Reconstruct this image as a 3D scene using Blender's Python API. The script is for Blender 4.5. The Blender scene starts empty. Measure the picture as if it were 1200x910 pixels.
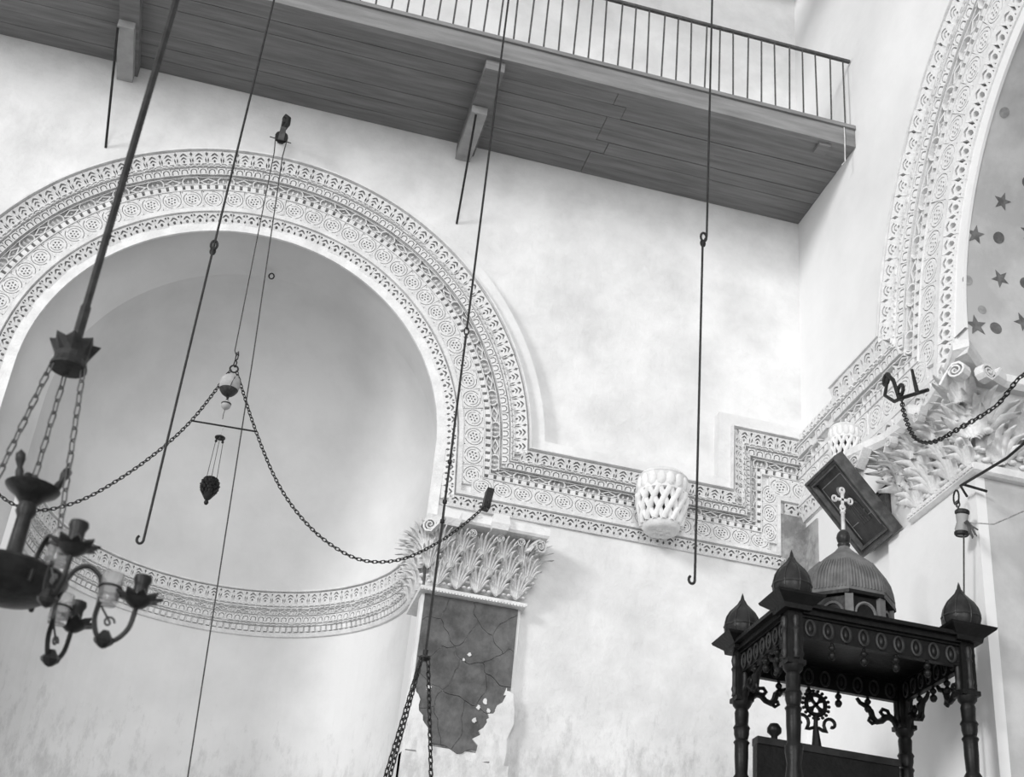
import bpy, math, random
from mathutils import Vector, Matrix
random.seed(7)
SC = bpy.context.scene
COL = SC.collection
PI = math.pi
sin, cos = math.sin, math.cos

# ------------------------------------------------------------------ camera
def make_camera():
    yaw, pit, rol, fl = math.radians(11.408), math.radians(30.179), math.radians(5.968), 1630.2
    f = Vector((sin(yaw)*cos(pit), cos(yaw)*cos(pit), sin(pit)))
    r0 = Vector((cos(yaw), -sin(yaw), 0)); u0 = r0.cross(f)
    r = cos(rol)*r0 + sin(rol)*u0; u = -sin(rol)*r0 + cos(rol)*u0
    cam = bpy.data.cameras.new('camera'); cam.sensor_width = 36; cam.lens = 36*fl/1200
    cam.clip_end = 200
    o = bpy.data.objects.new('camera', cam); COL.objects.link(o)
    o.matrix_world = Matrix(((r.x, u.x, -f.x, 0), (r.y, u.y, -f.y, -9), (r.z, u.z, -f.z, 1.6), (0, 0, 0, 1)))
    cam.dof.use_dof = True; cam.dof.focus_distance = 9.6; cam.dof.aperture_fstop = 3.2
    SC.camera = o
make_camera()
# ------------------------------------------------------------------ light
W = bpy.data.worlds.new('world'); SC.world = W; W.use_nodes = True
W.node_tree.nodes['Background'].inputs[0].default_value = (1, 1, 1, 1)
W.node_tree.nodes['Background'].inputs[1].default_value = 0.66
def make_sun(az, el, strength, angle):
    L = bpy.data.lights.new('sun', 'SUN'); L.energy = strength; L.angle = math.radians(angle)
    o = bpy.data.objects.new('sun', L); COL.objects.link(o)
    d = Vector((sin(az)*cos(el), cos(az)*cos(el), -sin(el)))      # the way the light travels
    o.rotation_euler = d.to_track_quat('-Z', 'Y').to_euler(); o.location = (-6, -9, 9)
make_sun(math.radians(56), math.radians(15), 1.55, 12)      # tall side window
make_sun(math.radians(10), math.radians(8), 1.15, 24)       # open door and windows behind the viewer
SC.view_settings.view_transform = 'Standard'; SC.view_settings.look = 'None'
SC.view_settings.gamma = 1; SC.view_settings.use_curve_mapping = False
SC.view_settings.exposure = 0.0

# ------------------------------------------------------------------ materials
def mat(name, c, c2=None, scale=4.0, rough=.85, bump=0.0, bscale=30, stretch=(1, 1, 1), lo=.4, hi=.62, metal=0, trans=0, stain=None):
    m = bpy.data.materials.new(name); m.use_nodes = True
    nt = m.node_tree; N = nt.nodes; L = nt.links; b = N['Principled BSDF']
    b.inputs['Roughness'].default_value = rough; b.inputs['Metallic'].default_value = metal
    b.inputs['Specular IOR Level'].default_value = .25
    if trans: b.inputs['Transmission Weight'].default_value = trans
    b.inputs['Base Color'].default_value = (c, c, c, 1)
    tc = N.new('ShaderNodeTexCoord'); mp = N.new('ShaderNodeMapping')
    mp.inputs['Scale'].default_value = stretch
    L.new(tc.outputs['Object'], mp.inputs['Vector'])
    out = None
    if c2 is not None:
        n = N.new('ShaderNodeTexNoise'); n.inputs['Scale'].default_value = scale
        n.inputs['Detail'].default_value = 7; n.inputs['Roughness'].default_value = .62
        L.new(mp.outputs[0], n.inputs['Vector'])
        r = N.new('ShaderNodeValToRGB'); r.color_ramp.elements[0].position = lo; r.color_ramp.elements[1].position = hi
        r.color_ramp.elements[0].color = (c2, c2, c2, 1); r.color_ramp.elements[1].color = (c, c, c, 1)
        L.new(n.outputs['Fac'], r.inputs[0]); out = r.outputs[0]
        if stain:                                   # (colour, z limit, softness): flaked patches on the lower plaster
            sc, zl, zs = stain
            n2 = N.new('ShaderNodeTexNoise'); n2.inputs['Scale'].default_value = 7; n2.inputs['Detail'].default_value = 9
            n2.inputs['Roughness'].default_value = .72
            mp2 = N.new('ShaderNodeMapping'); mp2.inputs['Scale'].default_value = (1.6, 1.6, .75)
            L.new(tc.outputs['Object'], mp2.inputs['Vector']); L.new(mp2.outputs[0], n2.inputs['Vector'])
            sx = N.new('ShaderNodeSeparateXYZ'); L.new(tc.outputs['Object'], sx.inputs[0])
            mr = N.new('ShaderNodeMapRange'); mr.inputs[1].default_value = zl; mr.inputs[2].default_value = zl-zs
            mr.inputs[3].default_value = -.16; mr.inputs[4].default_value = .08
            L.new(sx.outputs['Z'], mr.inputs[0])
            ad = N.new('ShaderNodeMath'); ad.operation = 'ADD'; L.new(n2.outputs['Fac'], ad.inputs[0]); L.new(mr.outputs[0], ad.inputs[1])
            r2 = N.new('ShaderNodeValToRGB'); r2.color_ramp.elements[0].position = .50; r2.color_ramp.elements[1].position = .68
            r2.color_ramp.elements[1].color = (.75, .75, .75, 1)
            L.new(ad.outputs[0], r2.inputs[0])
            mx = N.new('ShaderNodeMixRGB'); mx.inputs[2].default_value = (sc, sc, sc, 1)
            L.new(r2.outputs[0], mx.inputs[0]); L.new(out, mx.inputs[1]); out = mx.outputs[0]
        L.new(out, b.inputs['Base Color'])
    if bump:
        n3 = N.new('ShaderNodeTexNoise'); n3.inputs['Scale'].default_value = bscale; n3.inputs['Detail'].default_value = 5
        L.new(mp.outputs[0], n3.inputs['Vector'])
        bp = N.new('ShaderNodeBump'); bp.inputs['Strength'].default_value = bump; bp.inputs['Distance'].default_value = .03
        L.new(n3.outputs['Fac'], bp.inputs['Height']); L.new(bp.outputs[0], b.inputs['Normal'])
    return m
M = dict(
    plaster=mat('plaster', .81, .65, 2.0, .9, .5, 8, stain=(.50, 5.0, .9), lo=.34, hi=.62),
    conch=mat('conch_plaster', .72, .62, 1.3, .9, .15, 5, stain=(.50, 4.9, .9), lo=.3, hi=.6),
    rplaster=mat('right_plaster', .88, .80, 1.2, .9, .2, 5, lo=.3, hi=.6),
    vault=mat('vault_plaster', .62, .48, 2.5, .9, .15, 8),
    stone=mat('carved_stone', .80, .66, 9, .9, .25, 60),
    stone2=mat('carved_stone_bright', .86, .74, 9, .9, .2, 60),
    bare=mat('bare_stone', .42, .22, 7, .9, .5, 25, lo=.38, hi=.6),
    slab=mat('dark_slab', .15, .07, 8, .55, .2, 30, lo=.36, hi=.66),
    mortar=mat('mortar', .30, .12, 20, .9),
    board=mat('gallery_board', .23, .14, 6, .75, .15, 40, stretch=(.25, 3, 3), lo=.3, hi=.65),
    beam=mat('gallery_beam', .27, .17, 6, .75, .15, 40, stretch=(.3, 3, 3), lo=.3, hi=.65),
    pale_beam=mat('pale_beam', .40, .28, 6, .75, .1, 40, lo=.3, hi=.65),
    iron=mat('iron', .03, .015, 20, .5, .1, 80),
    grey_iron=mat('grey_iron', .10, .06, 20, .5),
    brass=mat('old_metal', .03, .015, 18, .4, .1, 60),
    black_wood=mat('black_wood', .010, .006, 14, .42, .1, 40),
    dark_wood=mat('dark_wood', .028, .016, 14, .4, .08, 40),
    dome_wood=mat('dome_wood', .17, .10, 10, .55, .1, 40),
    carved_edge=mat('carved_edge', .04, .025, 20, .45),
    white_metal=mat('white_metal', .75, .5, 20, .4),
    frame=mat('icon_frame', .11, .06, 16, .4, .1, 50),
    panel=mat('icon_panel', .05, .025, 9, .45),
    figure=mat('icon_figure', .30, .16, 25, .5),
    rope=mat('rope', .10, .05, 60, .9),
    pale_rope=mat('pale_rope', .55, .35, 60, .9),
    egg=mat('ostrich_egg', .50, .30, 12, .45, lo=.3, hi=.7),
    egg_dark=mat('egg_cap', .06, .03, 20, .5),
    glass=mat('lamp_glass', .80, None, rough=.12, trans=.85),
    paint=mat('dark_paint', .20, .12, 20, .9),
    pale_paint=mat('faded_paint', .38, .28, 20, .9),
    floor=mat('floor_stone', .34, .24, 3, .8, .1, 10),
)

# ------------------------------------------------------------------ mesh helpers
ORG = {}
def org(p): return ORG.get(p.name, Vector((0, 0, 0))) if p else Vector((0, 0, 0))
def tag(o, label=None, cat=None, group=None, kind=None):
    if label: o['label'] = label
    if cat: o['category'] = cat
    if group: o['group'] = group
    if kind: o['kind'] = kind
    return o
def empty(name, loc, label, cat, group=None):
    o = bpy.data.objects.new(name, None); COL.objects.link(o); o.location = loc; o.empty_display_size = .1
    ORG[o.name] = Vector(loc); return tag(o, label, cat, group)
def inst(name, mesh, matx, parent):
    o = bpy.data.objects.new(name, mesh); COL.objects.link(o)
    if parent: o.parent = parent; matx = Matrix.Translation(-org(parent)) @ matx
    o.matrix_basis = matx; return o
class MB:
    def __init__(s): s.v = []; s.f = []
    def add(s, vs, fs):
        n = len(s.v); s.v += [Vector(v) for v in vs]; s.f += [tuple(i+n for i in f) for f in fs]; return s
    def merge(s, o, m=None):
        return s.add([(m @ v) if m else v for v in o.v], o.f)
    def box(s, c, d, rot=None):
        c = Vector(c); vs = [Vector((sx*d[0]/2, sy*d[1]/2, sz*d[2]/2)) for sx in (-1, 1) for sy in (-1, 1) for sz in (-1, 1)]
        if rot: vs = [rot @ v for v in vs]
        return s.add([c+v for v in vs], [(0, 1, 3, 2), (4, 6, 7, 5), (0, 4, 5, 1), (2, 3, 7, 6), (0, 2, 6, 4), (1, 5, 7, 3)])
    def b2(s, a, b):
        a, b = Vector(a), Vector(b); return s.box((a+b)/2, [abs(b[i]-a[i]) for i in range(3)])
    def tube(s, pts, r, n=8, closed=False, cap=True, flat=1.0):
        pts = [Vector(p) for p in pts]; k = len(pts); rs = r if isinstance(r, (list, tuple)) else [r]*k
        up = None; vs = []; fs = []
        for i, p in enumerate(pts):
            if closed: t = pts[(i+1) % k]-pts[i-1]
            else: t = pts[min(i+1, k-1)]-pts[max(i-1, 0)]
            t = t.normalized() if t.length > 1e-9 else Vector((0, 0, 1))
            if up is None:
                up = Vector((0, 0, 1)) if abs(t.z) < .9 else Vector((0, 1, 0))
            a = t.cross(up)
            if a.length < 1e-6: a = t.orthogonal()
            a.normalize(); b = a.cross(t).normalized(); up = b
            for j in range(n):
                q = 2*PI*j/n; vs.append(p + a*(cos(q)*rs[i]) + b*(sin(q)*rs[i]*flat))
        m = k if closed else k-1
        for i in range(m):
            i2 = (i+1) % k
            for j in range(n): fs.append((i*n+j, i*n+(j+1) % n, i2*n+(j+1) % n, i2*n+j))
        if cap and not closed: fs += [tuple(range(n))[::-1], tuple((k-1)*n+j for j in range(n))]
        return s.add(vs, fs)
    def lathe(s, prof, n=16, c=(0, 0, 0), ph=0, ribs=None):
        c = Vector(c); vs = []; fs = []; k = len(prof)
        for i in range(n):
            q = 2*PI*i/n+ph; kk = ribs(i) if ribs else 1
            for (r, z) in prof: vs.append(c+Vector((r*kk*cos(q), r*kk*sin(q), z)))
        for i in range(n):
            i2 = (i+1) % n
            for j in range(k-1):
                if prof[j][0] < 1e-6 and prof[j+1][0] < 1e-6: continue
                fs.append((i*k+j, i2*k+j, i2*k+j+1, i*k+j+1))
        return s.add(vs, fs)
    def ribbon(s, pts, w, h, z0=0, bev=.75, closed=False):          # raised carved rib in the local XY plane
        pts = [Vector((p[0], p[1], 0)) for p in pts]; k = len(pts); vs = []; fs = []
        ws = w if isinstance(w, (list, tuple)) else [w]*k
        for i, p in enumerate(pts):
            if closed: a, b = pts[i]-pts[i-1], pts[(i+1) % k]-pts[i]
            else: a, b = pts[i]-pts[max(i-1, 0)], pts[min(i+1, k-1)]-pts[i]
            if a.length < 1e-9: a = b
            if b.length < 1e-9: b = a
            a.normalize(); b.normalize()
            n1, n2 = Vector((-a.y, a.x, 0)), Vector((-b.y, b.x, 0)); m = (n1+n2)/max(.35, 1+n1.dot(n2))
            hw = ws[i]/2
            vs += [p+m*hw+Vector((0, 0, z0)), p+m*hw*bev+Vector((0, 0, h)), p-m*hw*bev+Vector((0, 0, h)), p-m*hw+Vector((0, 0, z0))]
        for i in range(k if closed else k-1):
            j = (i+1) % k
            for q in range(3): fs.append((i*4+q, i*4+q+1, j*4+q+1, j*4+q))
        if not closed: fs += [(0, 1, 2, 3)[::-1], tuple((k-1)*4+q for q in range(4))]
        return s.add(vs, fs)
    def plate(s, poly, h, z0=0, bev=.0):                             # polygon in local XY, raised to h
        n = len(poly); c = Vector((sum(p[0] for p in poly)/n, sum(p[1] for p in poly)/n, 0))
        lo = [Vector((p[0], p[1], z0)) for p in poly]
        hi = [Vector((p[0], p[1], 0)).lerp(c, bev)+Vector((0, 0, h)) for p in poly]
        return s.add(lo+hi, [(i, (i+1) % n, n+(i+1) % n, n+i) for i in range(n)]+[tuple(range(n, 2*n)), tuple(range(n))[::-1]])
    def dome(s, c, rx, ry, h, n=8, m=3):                             # half ellipsoid
        vs = [Vector((c[0], c[1], h))]; fs = []
        for i in range(1, m+1):
            a = PI/2*i/m
            for j in range(n): q = 2*PI*j/n; vs.append(Vector((c[0]+rx*sin(a)*cos(q), c[1]+ry*sin(a)*sin(q), h*cos(a))))
        for j in range(n):
            fs.append((0, 1+j, 1+(j+1) % n))
            for i in range(m-1): fs.append((1+i*n+j, 1+(i+1)*n+j, 1+(i+1)*n+(j+1) % n, 1+i*n+(j+1) % n))
        return s.add(vs, fs)
    def xf(s, m):
        s.v = [m @ v for v in s.v]; return s
    def mesh(s, name, m, smooth=None):
        me = bpy.data.meshes.new(name); me.from_pydata([tuple(v) for v in s.v], [], s.f); me.materials.append(m)
        if smooth is not None:
            for p in me.polygons: p.use_smooth = True
            if smooth < 180:
                try: me.set_sharp_from_angle(angle=math.radians(smooth))
                except Exception: pass
        me.update(); return me
    def build(s, name, m, parent=None, smooth=None):
        o_ = org(parent)
        if parent and o_.length: s.v = [v-o_ for v in s.v]
        me = s.mesh(name, m, smooth)
        o = bpy.data.objects.new(name, me); COL.objects.link(o)
        if parent: o.parent = parent; ORG[o.name] = o_
        return o
def arc(cx, cy, rx, ry, a0, a1, n):
    return [(cx+rx*cos(math.radians(a0+(a1-a0)*i/n)), cy+ry*sin(math.radians(a0+(a1-a0)*i/n))) for i in range(n+1)]
def structure(o, label=None): return tag(o, label, None, None, 'structure')
def recalc(o):
    import bmesh
    bm = bmesh.new(); bm.from_mesh(o.data); bmesh.ops.recalc_face_normals(bm, faces=bm.faces); bm.to_mesh(o.data); bm.free(); return o

# ------------------------------------------------------------------ setting
RX = 4.2                                    # right wall plane
AX, AZ, AR, AIN = -.215, 6.304, 2.195, 1.56 # arch on the back wall
BY, BZ, BR, BIN = 4.5, 6.6, 2.99, 2.05      # arch on the right wall (BY measured from the corner)
PX, PY, PR = -.07, .48, 1.47                # apse
TOP = 13.0
structure(MB().box((0, -4.5, -.05), (12, 13, .1)).build('floor', M['floor']))
def wall_with_arch(fn, a0, a1, ac, zc, r, z0, top, n=40):
    b = MB(); q = lambda A: b.add([fn(*p) for p in A], [tuple(range(len(A)))])
    step = .5
    def rect(x0, x1, za, zb): q([(x0, za), (x1, za), (x1, zb), (x0, zb)])
    rect(a0, ac-r, z0, top); rect(ac+r, a1, z0, top)
    P = [(ac-r*cos(PI*i/n), zc+r*sin(PI*i/n)) for i in range(n+1)]
    for i in range(n): q([P[i], P[i+1], (P[i+1][0], top), (P[i][0], top)])
    return b
wb = structure(wall_with_arch(lambda a, z: (a, 0, z), -6, RX+.3, AX, AZ, AIN, 0, TOP).build('wall_back', M['plaster']))
wr = structure(wall_with_arch(lambda a, z: (RX, -a, z), 0, 11, BY, BZ, BIN, 0, TOP).build('wall_right', M['rplaster']))
# apse: jambs and short barrel, cylinder wall, half dome
def apse():
    b = MB(); n = 40; rings = []
    def section(t):                         # semicircle section between arch edge and dome
        cx = AX+(PX-AX)*t; r = AIN+(PR-AIN)*t; y = PY*t; zc = AZ
        pts = [(cx-r, y, 0), (cx-r, y, 5.2)]+[(cx-r*cos(PI*i/n), y, zc+r*sin(PI*i/n)) for i in range(n+1)]+[(cx+r, y, 5.2), (cx+r, y, 0)]
        return pts
    S = [section(t/4) for t in range(5)]
    for i in range(4):
        k = len(S[i]); b.add(S[i]+S[i+1], [(j, j+1, k+j+1, k+j) for j in range(k-1)])
    return b
structure(apse().build('wall_arch_reveal', M['conch'], None, 40))
b = MB(); n = 48; zs = [0, 1, 2, 3, 4, 4.5, 5, 5.3, 5.6]
for j in range(len(zs)-1):
    for i in range(n):
        q0, q1 = PI*i/n, PI*(i+1)/n; r = 1.42
        P = lambda q, z: (PX-r*cos(q), PY+r*sin(q), z)
        b.add([P(q0, zs[j]), P(q1, zs[j]), P(q1, zs[j+1]), P(q0, zs[j+1])], [(0, 1, 2, 3)])
structure(b.build('wall_apse', M['conch'], None, 180))
b = MB(); m_ = 20; vs = []; fs = []
lev = [(PR, 5.62), (PR, 5.9), (PR, AZ)]+[(PR*cos(PI/2*j/m_), AZ+PR*sin(PI/2*j/m_)) for j in range(1, m_+1)]
for (r, z) in lev:
    for i in range(n+1): q = PI*i/n; vs.append((PX-r*cos(q), PY+r*sin(q), z))
for j in range(len(lev)-1):
    for i in range(n): k = n+1; fs.append((j*k+i, j*k+i+1, (j+1)*k+i+1, (j+1)*k+i))
b.add(vs, fs); structure(b.build('ceiling_apse_half_dome', M['conch'], None, 180))
# right arch: barrel vault and jambs running into the wall
b = MB(); xs = [RX, RX+.35, RX+.7, RX+1.4, RX+2.2]; n = 40
prof = [(BY-BIN, 0), (BY-BIN, 5.0)]+[(BY-BIN*cos(PI*i/n), BZ+BIN*sin(PI*i/n)) for i in range(n+1)]+[(BY+BIN, 5.0), (BY+BIN, 0)]
for i in range(4):
    k = len(prof); b.add([(xs[i], -a, z) for a, z in prof]+[(xs[i+1], -a, z) for a, z in prof], [(j, j+1, k+j+1, k+j) for j in range(k-1)])
b.add([(RX+2.2, -(BY-BIN), 0), (RX+2.2, -(BY+BIN), 0), (RX+2.2, -(BY+BIN), 8.7), (RX+2.2, -(BY-BIN), 8.7)], [(0, 1, 2, 3)])
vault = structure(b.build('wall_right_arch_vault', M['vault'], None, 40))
for k, yy in enumerate((-1.5, -2.0, -2.5, -4.5)):
    structure(tag(MB().box((-.9, yy, 12.06), (10.2, .16, .18)).build('ceiling_beam_%d' % (k+1), M['beam'])))
structure(MB().box((-.9, -.3, 12.06), (10.2, .16, .18)).build('ceiling_beam_5', M['beam']))

# ------------------------------------------------------------------ carved mouldings
def widen(v):                                # a taller crown, a slightly narrower scroll band
    if v <= 0 or v >= .493: return v
    if v <= .103: return v*1.165
    if v <= .32: return v+.017
    return .337+(v-.32)*(.493-.337)/.173
class Trim:
    def __init__(s, name, fn, path, scales, breaks, prof, m, label):
        # path: outer edge in wall coordinates (a, z); scales per segment; inside lies to the right of travel
        s.fn, s.path, s.sc, s.breaks, s.prof, s.m = fn, path, scales, breaks, prof, m
        s.wid = (lambda v: v) if name == 'trim_4' else widen
        k = len(path); s.mit = []
        nr = []
        for i in range(k-1):
            dx, dz = path[i+1][0]-path[i][0], path[i+1][1]-path[i][1]; l = math.hypot(dx, dz); nr.append((dz/l, -dx/l))
        for i in range(k):
            a, b = nr[max(i-1, 0)], nr[min(i, k-2)]; sa, sb = scales[max(i-1, 0)], scales[min(i, k-2)]
            det = a[0]*b[1]-a[1]*b[0]
            if abs(det) < .02: s.mit.append(((a[0]+b[0])/2*sb, (a[1]+b[1])/2*sb))
            else: s.mit.append(((sa*b[1]-sb*a[1])/det, (a[0]*sb-b[0]*sa)/det))
        bb = MB(); vs = []; fs = []; q = len(prof)
        for i in range(k):
            for (v, p) in prof: vs.append(s.at(i, v, p))
        for i in range(k-1):
            for j in range(q-1): fs.append((i*q+j, i*q+j+1, (i+1)*q+j+1, (i+1)*q+j))
        bb.add(vs, fs); s.root = structure(bb.build(name, m), label)
    def at(s, i, v, p):
        m = s.mit[i]; P = s.path[i]; v = s.wid(v); return Vector(s.fn(P[0]+m[0]*v, P[1]+m[1]*v, p))
    def frames(s, v0, p0, v1, p1, pitch, segs=None, edge=0.0, y0=.5):
        # frames along the middle of a band; yields matrices scaled so that the motif fills its pitch
        out = []; vm, pm = v0+(v1-v0)*y0, p0+(p1-p0)*y0
        for bi in range(len(s.breaks)-1):
            if segs is not None and bi not in segs: continue
            i0, i1 = s.breaks[bi], s.breaks[bi+1]
            pts = [s.at(i, vm, pm) for i in range(i0, i1+1)]
            ups = [(s.at(i, v0, p0)-s.at(i, v1, p1)) for i in range(i0, i1+1)]
            L = [0]
            for a, c in zip(pts, pts[1:]): L.append(L[-1]+(c-a).length)
            tot = L[-1]; cnt = max(1, round((tot-2*edge)/pitch)); st = (tot-2*edge)/cnt
            straight = (i1-i0 == 1)
            for c in range(cnt):
                d = edge+(c+.5)*st; j = 0
                while j < len(L)-2 and L[j+1] < d: j += 1
                f = (d-L[j])/max(1e-9, L[j+1]-L[j]); o = pts[j].lerp(pts[j+1], f); t = (pts[j+1]-pts[j]).normalized()
                if straight:
                    u = ups[0].lerp(ups[1], .5)
                else: u = ups[j].lerp(ups[j+1], f)
                u = u-t*u.dot(t); hgt = u.length; u = u.normalized(); nn = t.cross(u)
                out.append((Matrix(((t.x, u.x, nn.x, o.x), (t.y, u.y, nn.y, o.y), (t.z, u.z, nn.z, o.z), (0, 0, 0, 1))), st, hgt))
        return out
    def each(s, name, motif, v0, p0, v1, p1, pitch, segs=None, edge=0.0, skip=0.0, alt=None):
        # one object per motif; motif is built on a 1 x 1 cell, depth in metres
        me = motif.mesh(name, s.m, 50); me2 = alt[1].mesh(alt[0], s.m, 50) if alt else None
        for i, (m, st, h) in enumerate(s.frames(v0, p0, v1, p1, pitch, segs, edge)):
            if random.random() < skip: continue
            mm = m @ Matrix.Diagonal((st, h, 1+random.uniform(-.2, .1), 1))
            if alt and i % 2: inst(alt[0], me2, mm, s.root)
            else: inst(name, me, mm, s.root)
    def joined(s, name, motif, v0, p0, v1, p1, pitch, segs=None, skip=0.0):
        bb = MB()
        for (m, st, h) in s.frames(v0, p0, v1, p1, pitch, segs):
            if random.random() < skip: continue
            bb.merge(motif, m @ Matrix.Diagonal((st, h, 1, 1)))
        o = bb.build(name, s.m, s.root, 50); o['kind'] = 'stuff'; return o

from mathutils.geometry import tessellate_polygon
def pierced(outer, holes, d, z0=0):          # raised plate with drilled holes
    loops = [[Vector((p[0], p[1], 0)) for p in L] for L in [outer]+holes]; b = MB(); flat = [v for L in loops for v in L]
    top = [v+Vector((0, 0, d)) for v in flat]; n = len(flat); fs = []
    for t in tessellate_polygon(loops):
        a, c, e = [flat[k] for k in t]
        fs.append(tuple(t) if (c-a).cross(e-a).z > 0 else tuple(t)[::-1])
    k = 0
    for L in loops:
        m = len(L)
        for q in range(m): fs.append((k+q, k+(q+1) % m, n+k+(q+1) % m, n+k+q))
        k += m
    vs = top+[v+Vector((0, 0, z0)) for v in flat]
    fs = [f if len(f) == 3 else (f[3], f[2], f[1], f[0]) for f in fs]
    return b.add(vs, fs)
def oval(x, y, rx, ry, n=8): return [(x+rx*cos(2*PI*i/n), y+ry*sin(2*PI*i/n)) for i in range(n)]
def chev(y, w, h, t):                        # curved chevron slot
    return [(-w, y-h), (-w*.5, y-h*.28), (0, y), (w*.5, y-h*.28), (w, y-h), (w*.55, y-h*.42-t), (0, y-t), (-w*.55, y-h*.42-t)]
def band(cx, cy, rx, ry, a0, a1, t, n):      # closed thin arc slot
    return arc(cx, cy, rx, ry, a0, a1, n)+arc(cx, cy, rx-t, ry-t, a1, a0, n)
def m_palmette(d=.036):
    out = [(-.5, -.5), (.5, -.5), (.5, .12), (.40, .34), (.5, .46), (.5, .5), (-.5, .5), (-.5, .46), (-.40, .34), (-.5, .12)]
    return pierced(out, [chev(.40, .27, .26, .13), chev(.14, .22, .22, .11), oval(0, -.20, .075, .10),
                         [(-.44, -.40), (-.37, -.12), (-.40, .08), (-.47, -.1)], [(.44, -.40), (.47, -.1), (.40, .08), (.37, -.12)]], d)
def m_inner(d=.036):
    out = [(-.5, -.5), (.5, -.5), (.5, -.34), (.40, -.15), (.5, .02), (.5, .5), (-.5, .5), (-.5, .02), (-.40, -.15), (-.5, -.34)]
    return pierced(out, [chev(.36, .30, .30, .15), oval(0, -.10, .12, .14), [(-.45, .22), (-.31, .30), (-.36, .42), (-.46, .42)], [(.45, .22), (.46, .42), (.36, .42), (.31, .30)]], d)
def m_egg(d=.03):
    out = [(-.5, -.5), (.5, -.5), (.5, .1), (.44, .40), (.5, .5), (-.5, .5), (-.44, .40), (-.5, .1)]
    U = [(-.36, -.42)]+arc(0, .0, .36, .38, 180, 0, 7)+[(.36, -.42), (.24, -.42)]+arc(0, -.02, .24, .26, 0, 180, 6)+[(-.24, -.42)]
    return pierced(out, [U], d).dome((0, -.1), .01, .01, d, 4, 2)
def m_medal(d=.04):
    b = MB()
    b.ribbon(arc(-.16, 0, .30, .48, 110, 250, 6), .09, d); b.ribbon(arc(.16, 0, .30, .48, -70, 70, 6), .09, d)
    b.dome((-.14, 0), .10, .36, d*.8, 8, 3); b.dome((.14, 0), .10, .36, d*.8, 8, 3)
    b.ribbon([(-.5, .46), (.5, .46)], .08, d*1.1); b.ribbon([(-.5, -.46), (.5, -.46)], .08, d*1.1)
    return b
def m_loz(d=.034):
    b = MB()
    b.ribbon([(-.42, 0), (0, .34), (.42, 0), (0, -.34)], .12, d, closed=True)
    b.dome((0, 0), .11, .12, d, 6, 2)
    b.ribbon([(-.5, .46), (.5, .46)], .08, d*1.1); b.ribbon([(-.5, -.46), (.5, -.46)], .08, d*1.1)
    return b
def m_roundel(d=.026):
    H = [band(0, 0, .46, .46, -70, 95, .035, 9), band(0, 0, .44, .44, 120, 265, .035, 8), band(0, 0, .33, .33, -20, 130, .03, 8), band(0, 0, .31, .31, 160, 300, .03, 8)]
    for i in range(6):
        q = 2*PI*i/6+.3; H.append([(.16*cos(q)+.055*cos(q+t), .16*sin(q)+.055*sin(q+t)*1.0) for t in [2*PI*j/6 for j in range(6)]])
    H.append(oval(0, 0, .04, .04, 6))
    for sx, sy in ((-1, 1), (1, -1)): H.append([(sx*.47, sy*.47), (sx*.40, sy*.45), (sx*.46, sy*.38)])
    return pierced([(-.5, -.5), (.5, -.5), (.5, .5), (-.5, .5)], H, d)
def m_dentil(d=.05):
    return MB().box((0, 0, d/2), (.62, 1, d))
def m_bead(d=.012):
    return MB().box((0, 0, d/2), (.66, .9, d))

PROF = [(0, -.01), (0, .15), (.010, .15), (.014, .105), (.103, .065), (.105, .110), (.114, .110), (.115, .096), (.120, .096), (.121, .106), (.130, .106),
        (.131, .070), (.186, .058), (.188, .068), (.190, .036), (.265, .012), (.266, .066), (.272, .066), (.273, .012), (.312, .012),
        (.313, .064), (.320, .064), (.322, .030), (.493, .030), (.495, .060), (.528, .060), (.532, .024), (.625, -.010), (.625, .012), (.637, .012), (.64, -.012)]
def m_swirl(d=.04):
    out = [(-.5, -.5), (.5, -.5), (.5, -.05), (.42, .2), (.5, .4), (.5, .5), (-.5, .5), (-.5, .4), (-.42, .2), (-.5, -.05)]
    return pierced(out, [band(0, -.08, .34, .46, 40, 165, .09, 7), band(0, -.10, .20, .28, 30, 170, .08, 6), oval(.02, -.14, .075, .085, 7)], d)
def m_bold(d=.05):
    out = [(-.5, -.5), (.5, -.5), (.5, -.28), (.38, -.02), (.5, .3), (.5, .5), (-.5, .5), (-.5, .3), (-.38, -.02), (-.5, -.28)]
    return pierced(out, [[(0, -.34), (.14, -.22), (.17, -.02), (.06, .1), (-.06, .1), (-.17, -.02), (-.14, -.22)], chev(.42, .32, .24, .15), [(.24, -.4), (.36, -.34), (.3, -.2)], [(-.24, -.4), (-.3, -.2), (-.36, -.34)]], d)
def dress(T, segs=None, k=1.0, bottom=None, crown=None, ring=.155, bold=False):
    T.each('palmette', m_swirl() if bold else m_palmette(), .014, .105, .103, .065, .118*k, crown if crown is not None else segs)
    T.joined('bead_fillet', m_bead(), .106, .110, .113, .110, .05*k, segs, .08)
    T.joined('bead_fillet', m_bead(), .122, .106, .129, .106, .045*k, segs, .08)
    T.each('egg_and_dart', m_egg(), .133, .070, .184, .058, .070*k, segs)
    T.each('medallion', m_medal(), .193, .036, .262, .013, .135*k, segs, alt=('lozenge', m_loz()))
    T.joined('dentil_row', m_dentil(), .274, .012, .311, .012, .062*k, segs)
    T.each('scroll_roundel', m_roundel(), .323, .030, .493, .030, ring*k, segs)
    T.each('drop_leaf', m_bold() if bold else m_inner(), .532, .024, .625, -.010, .098*k, bottom if bottom is not None else segs)

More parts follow.
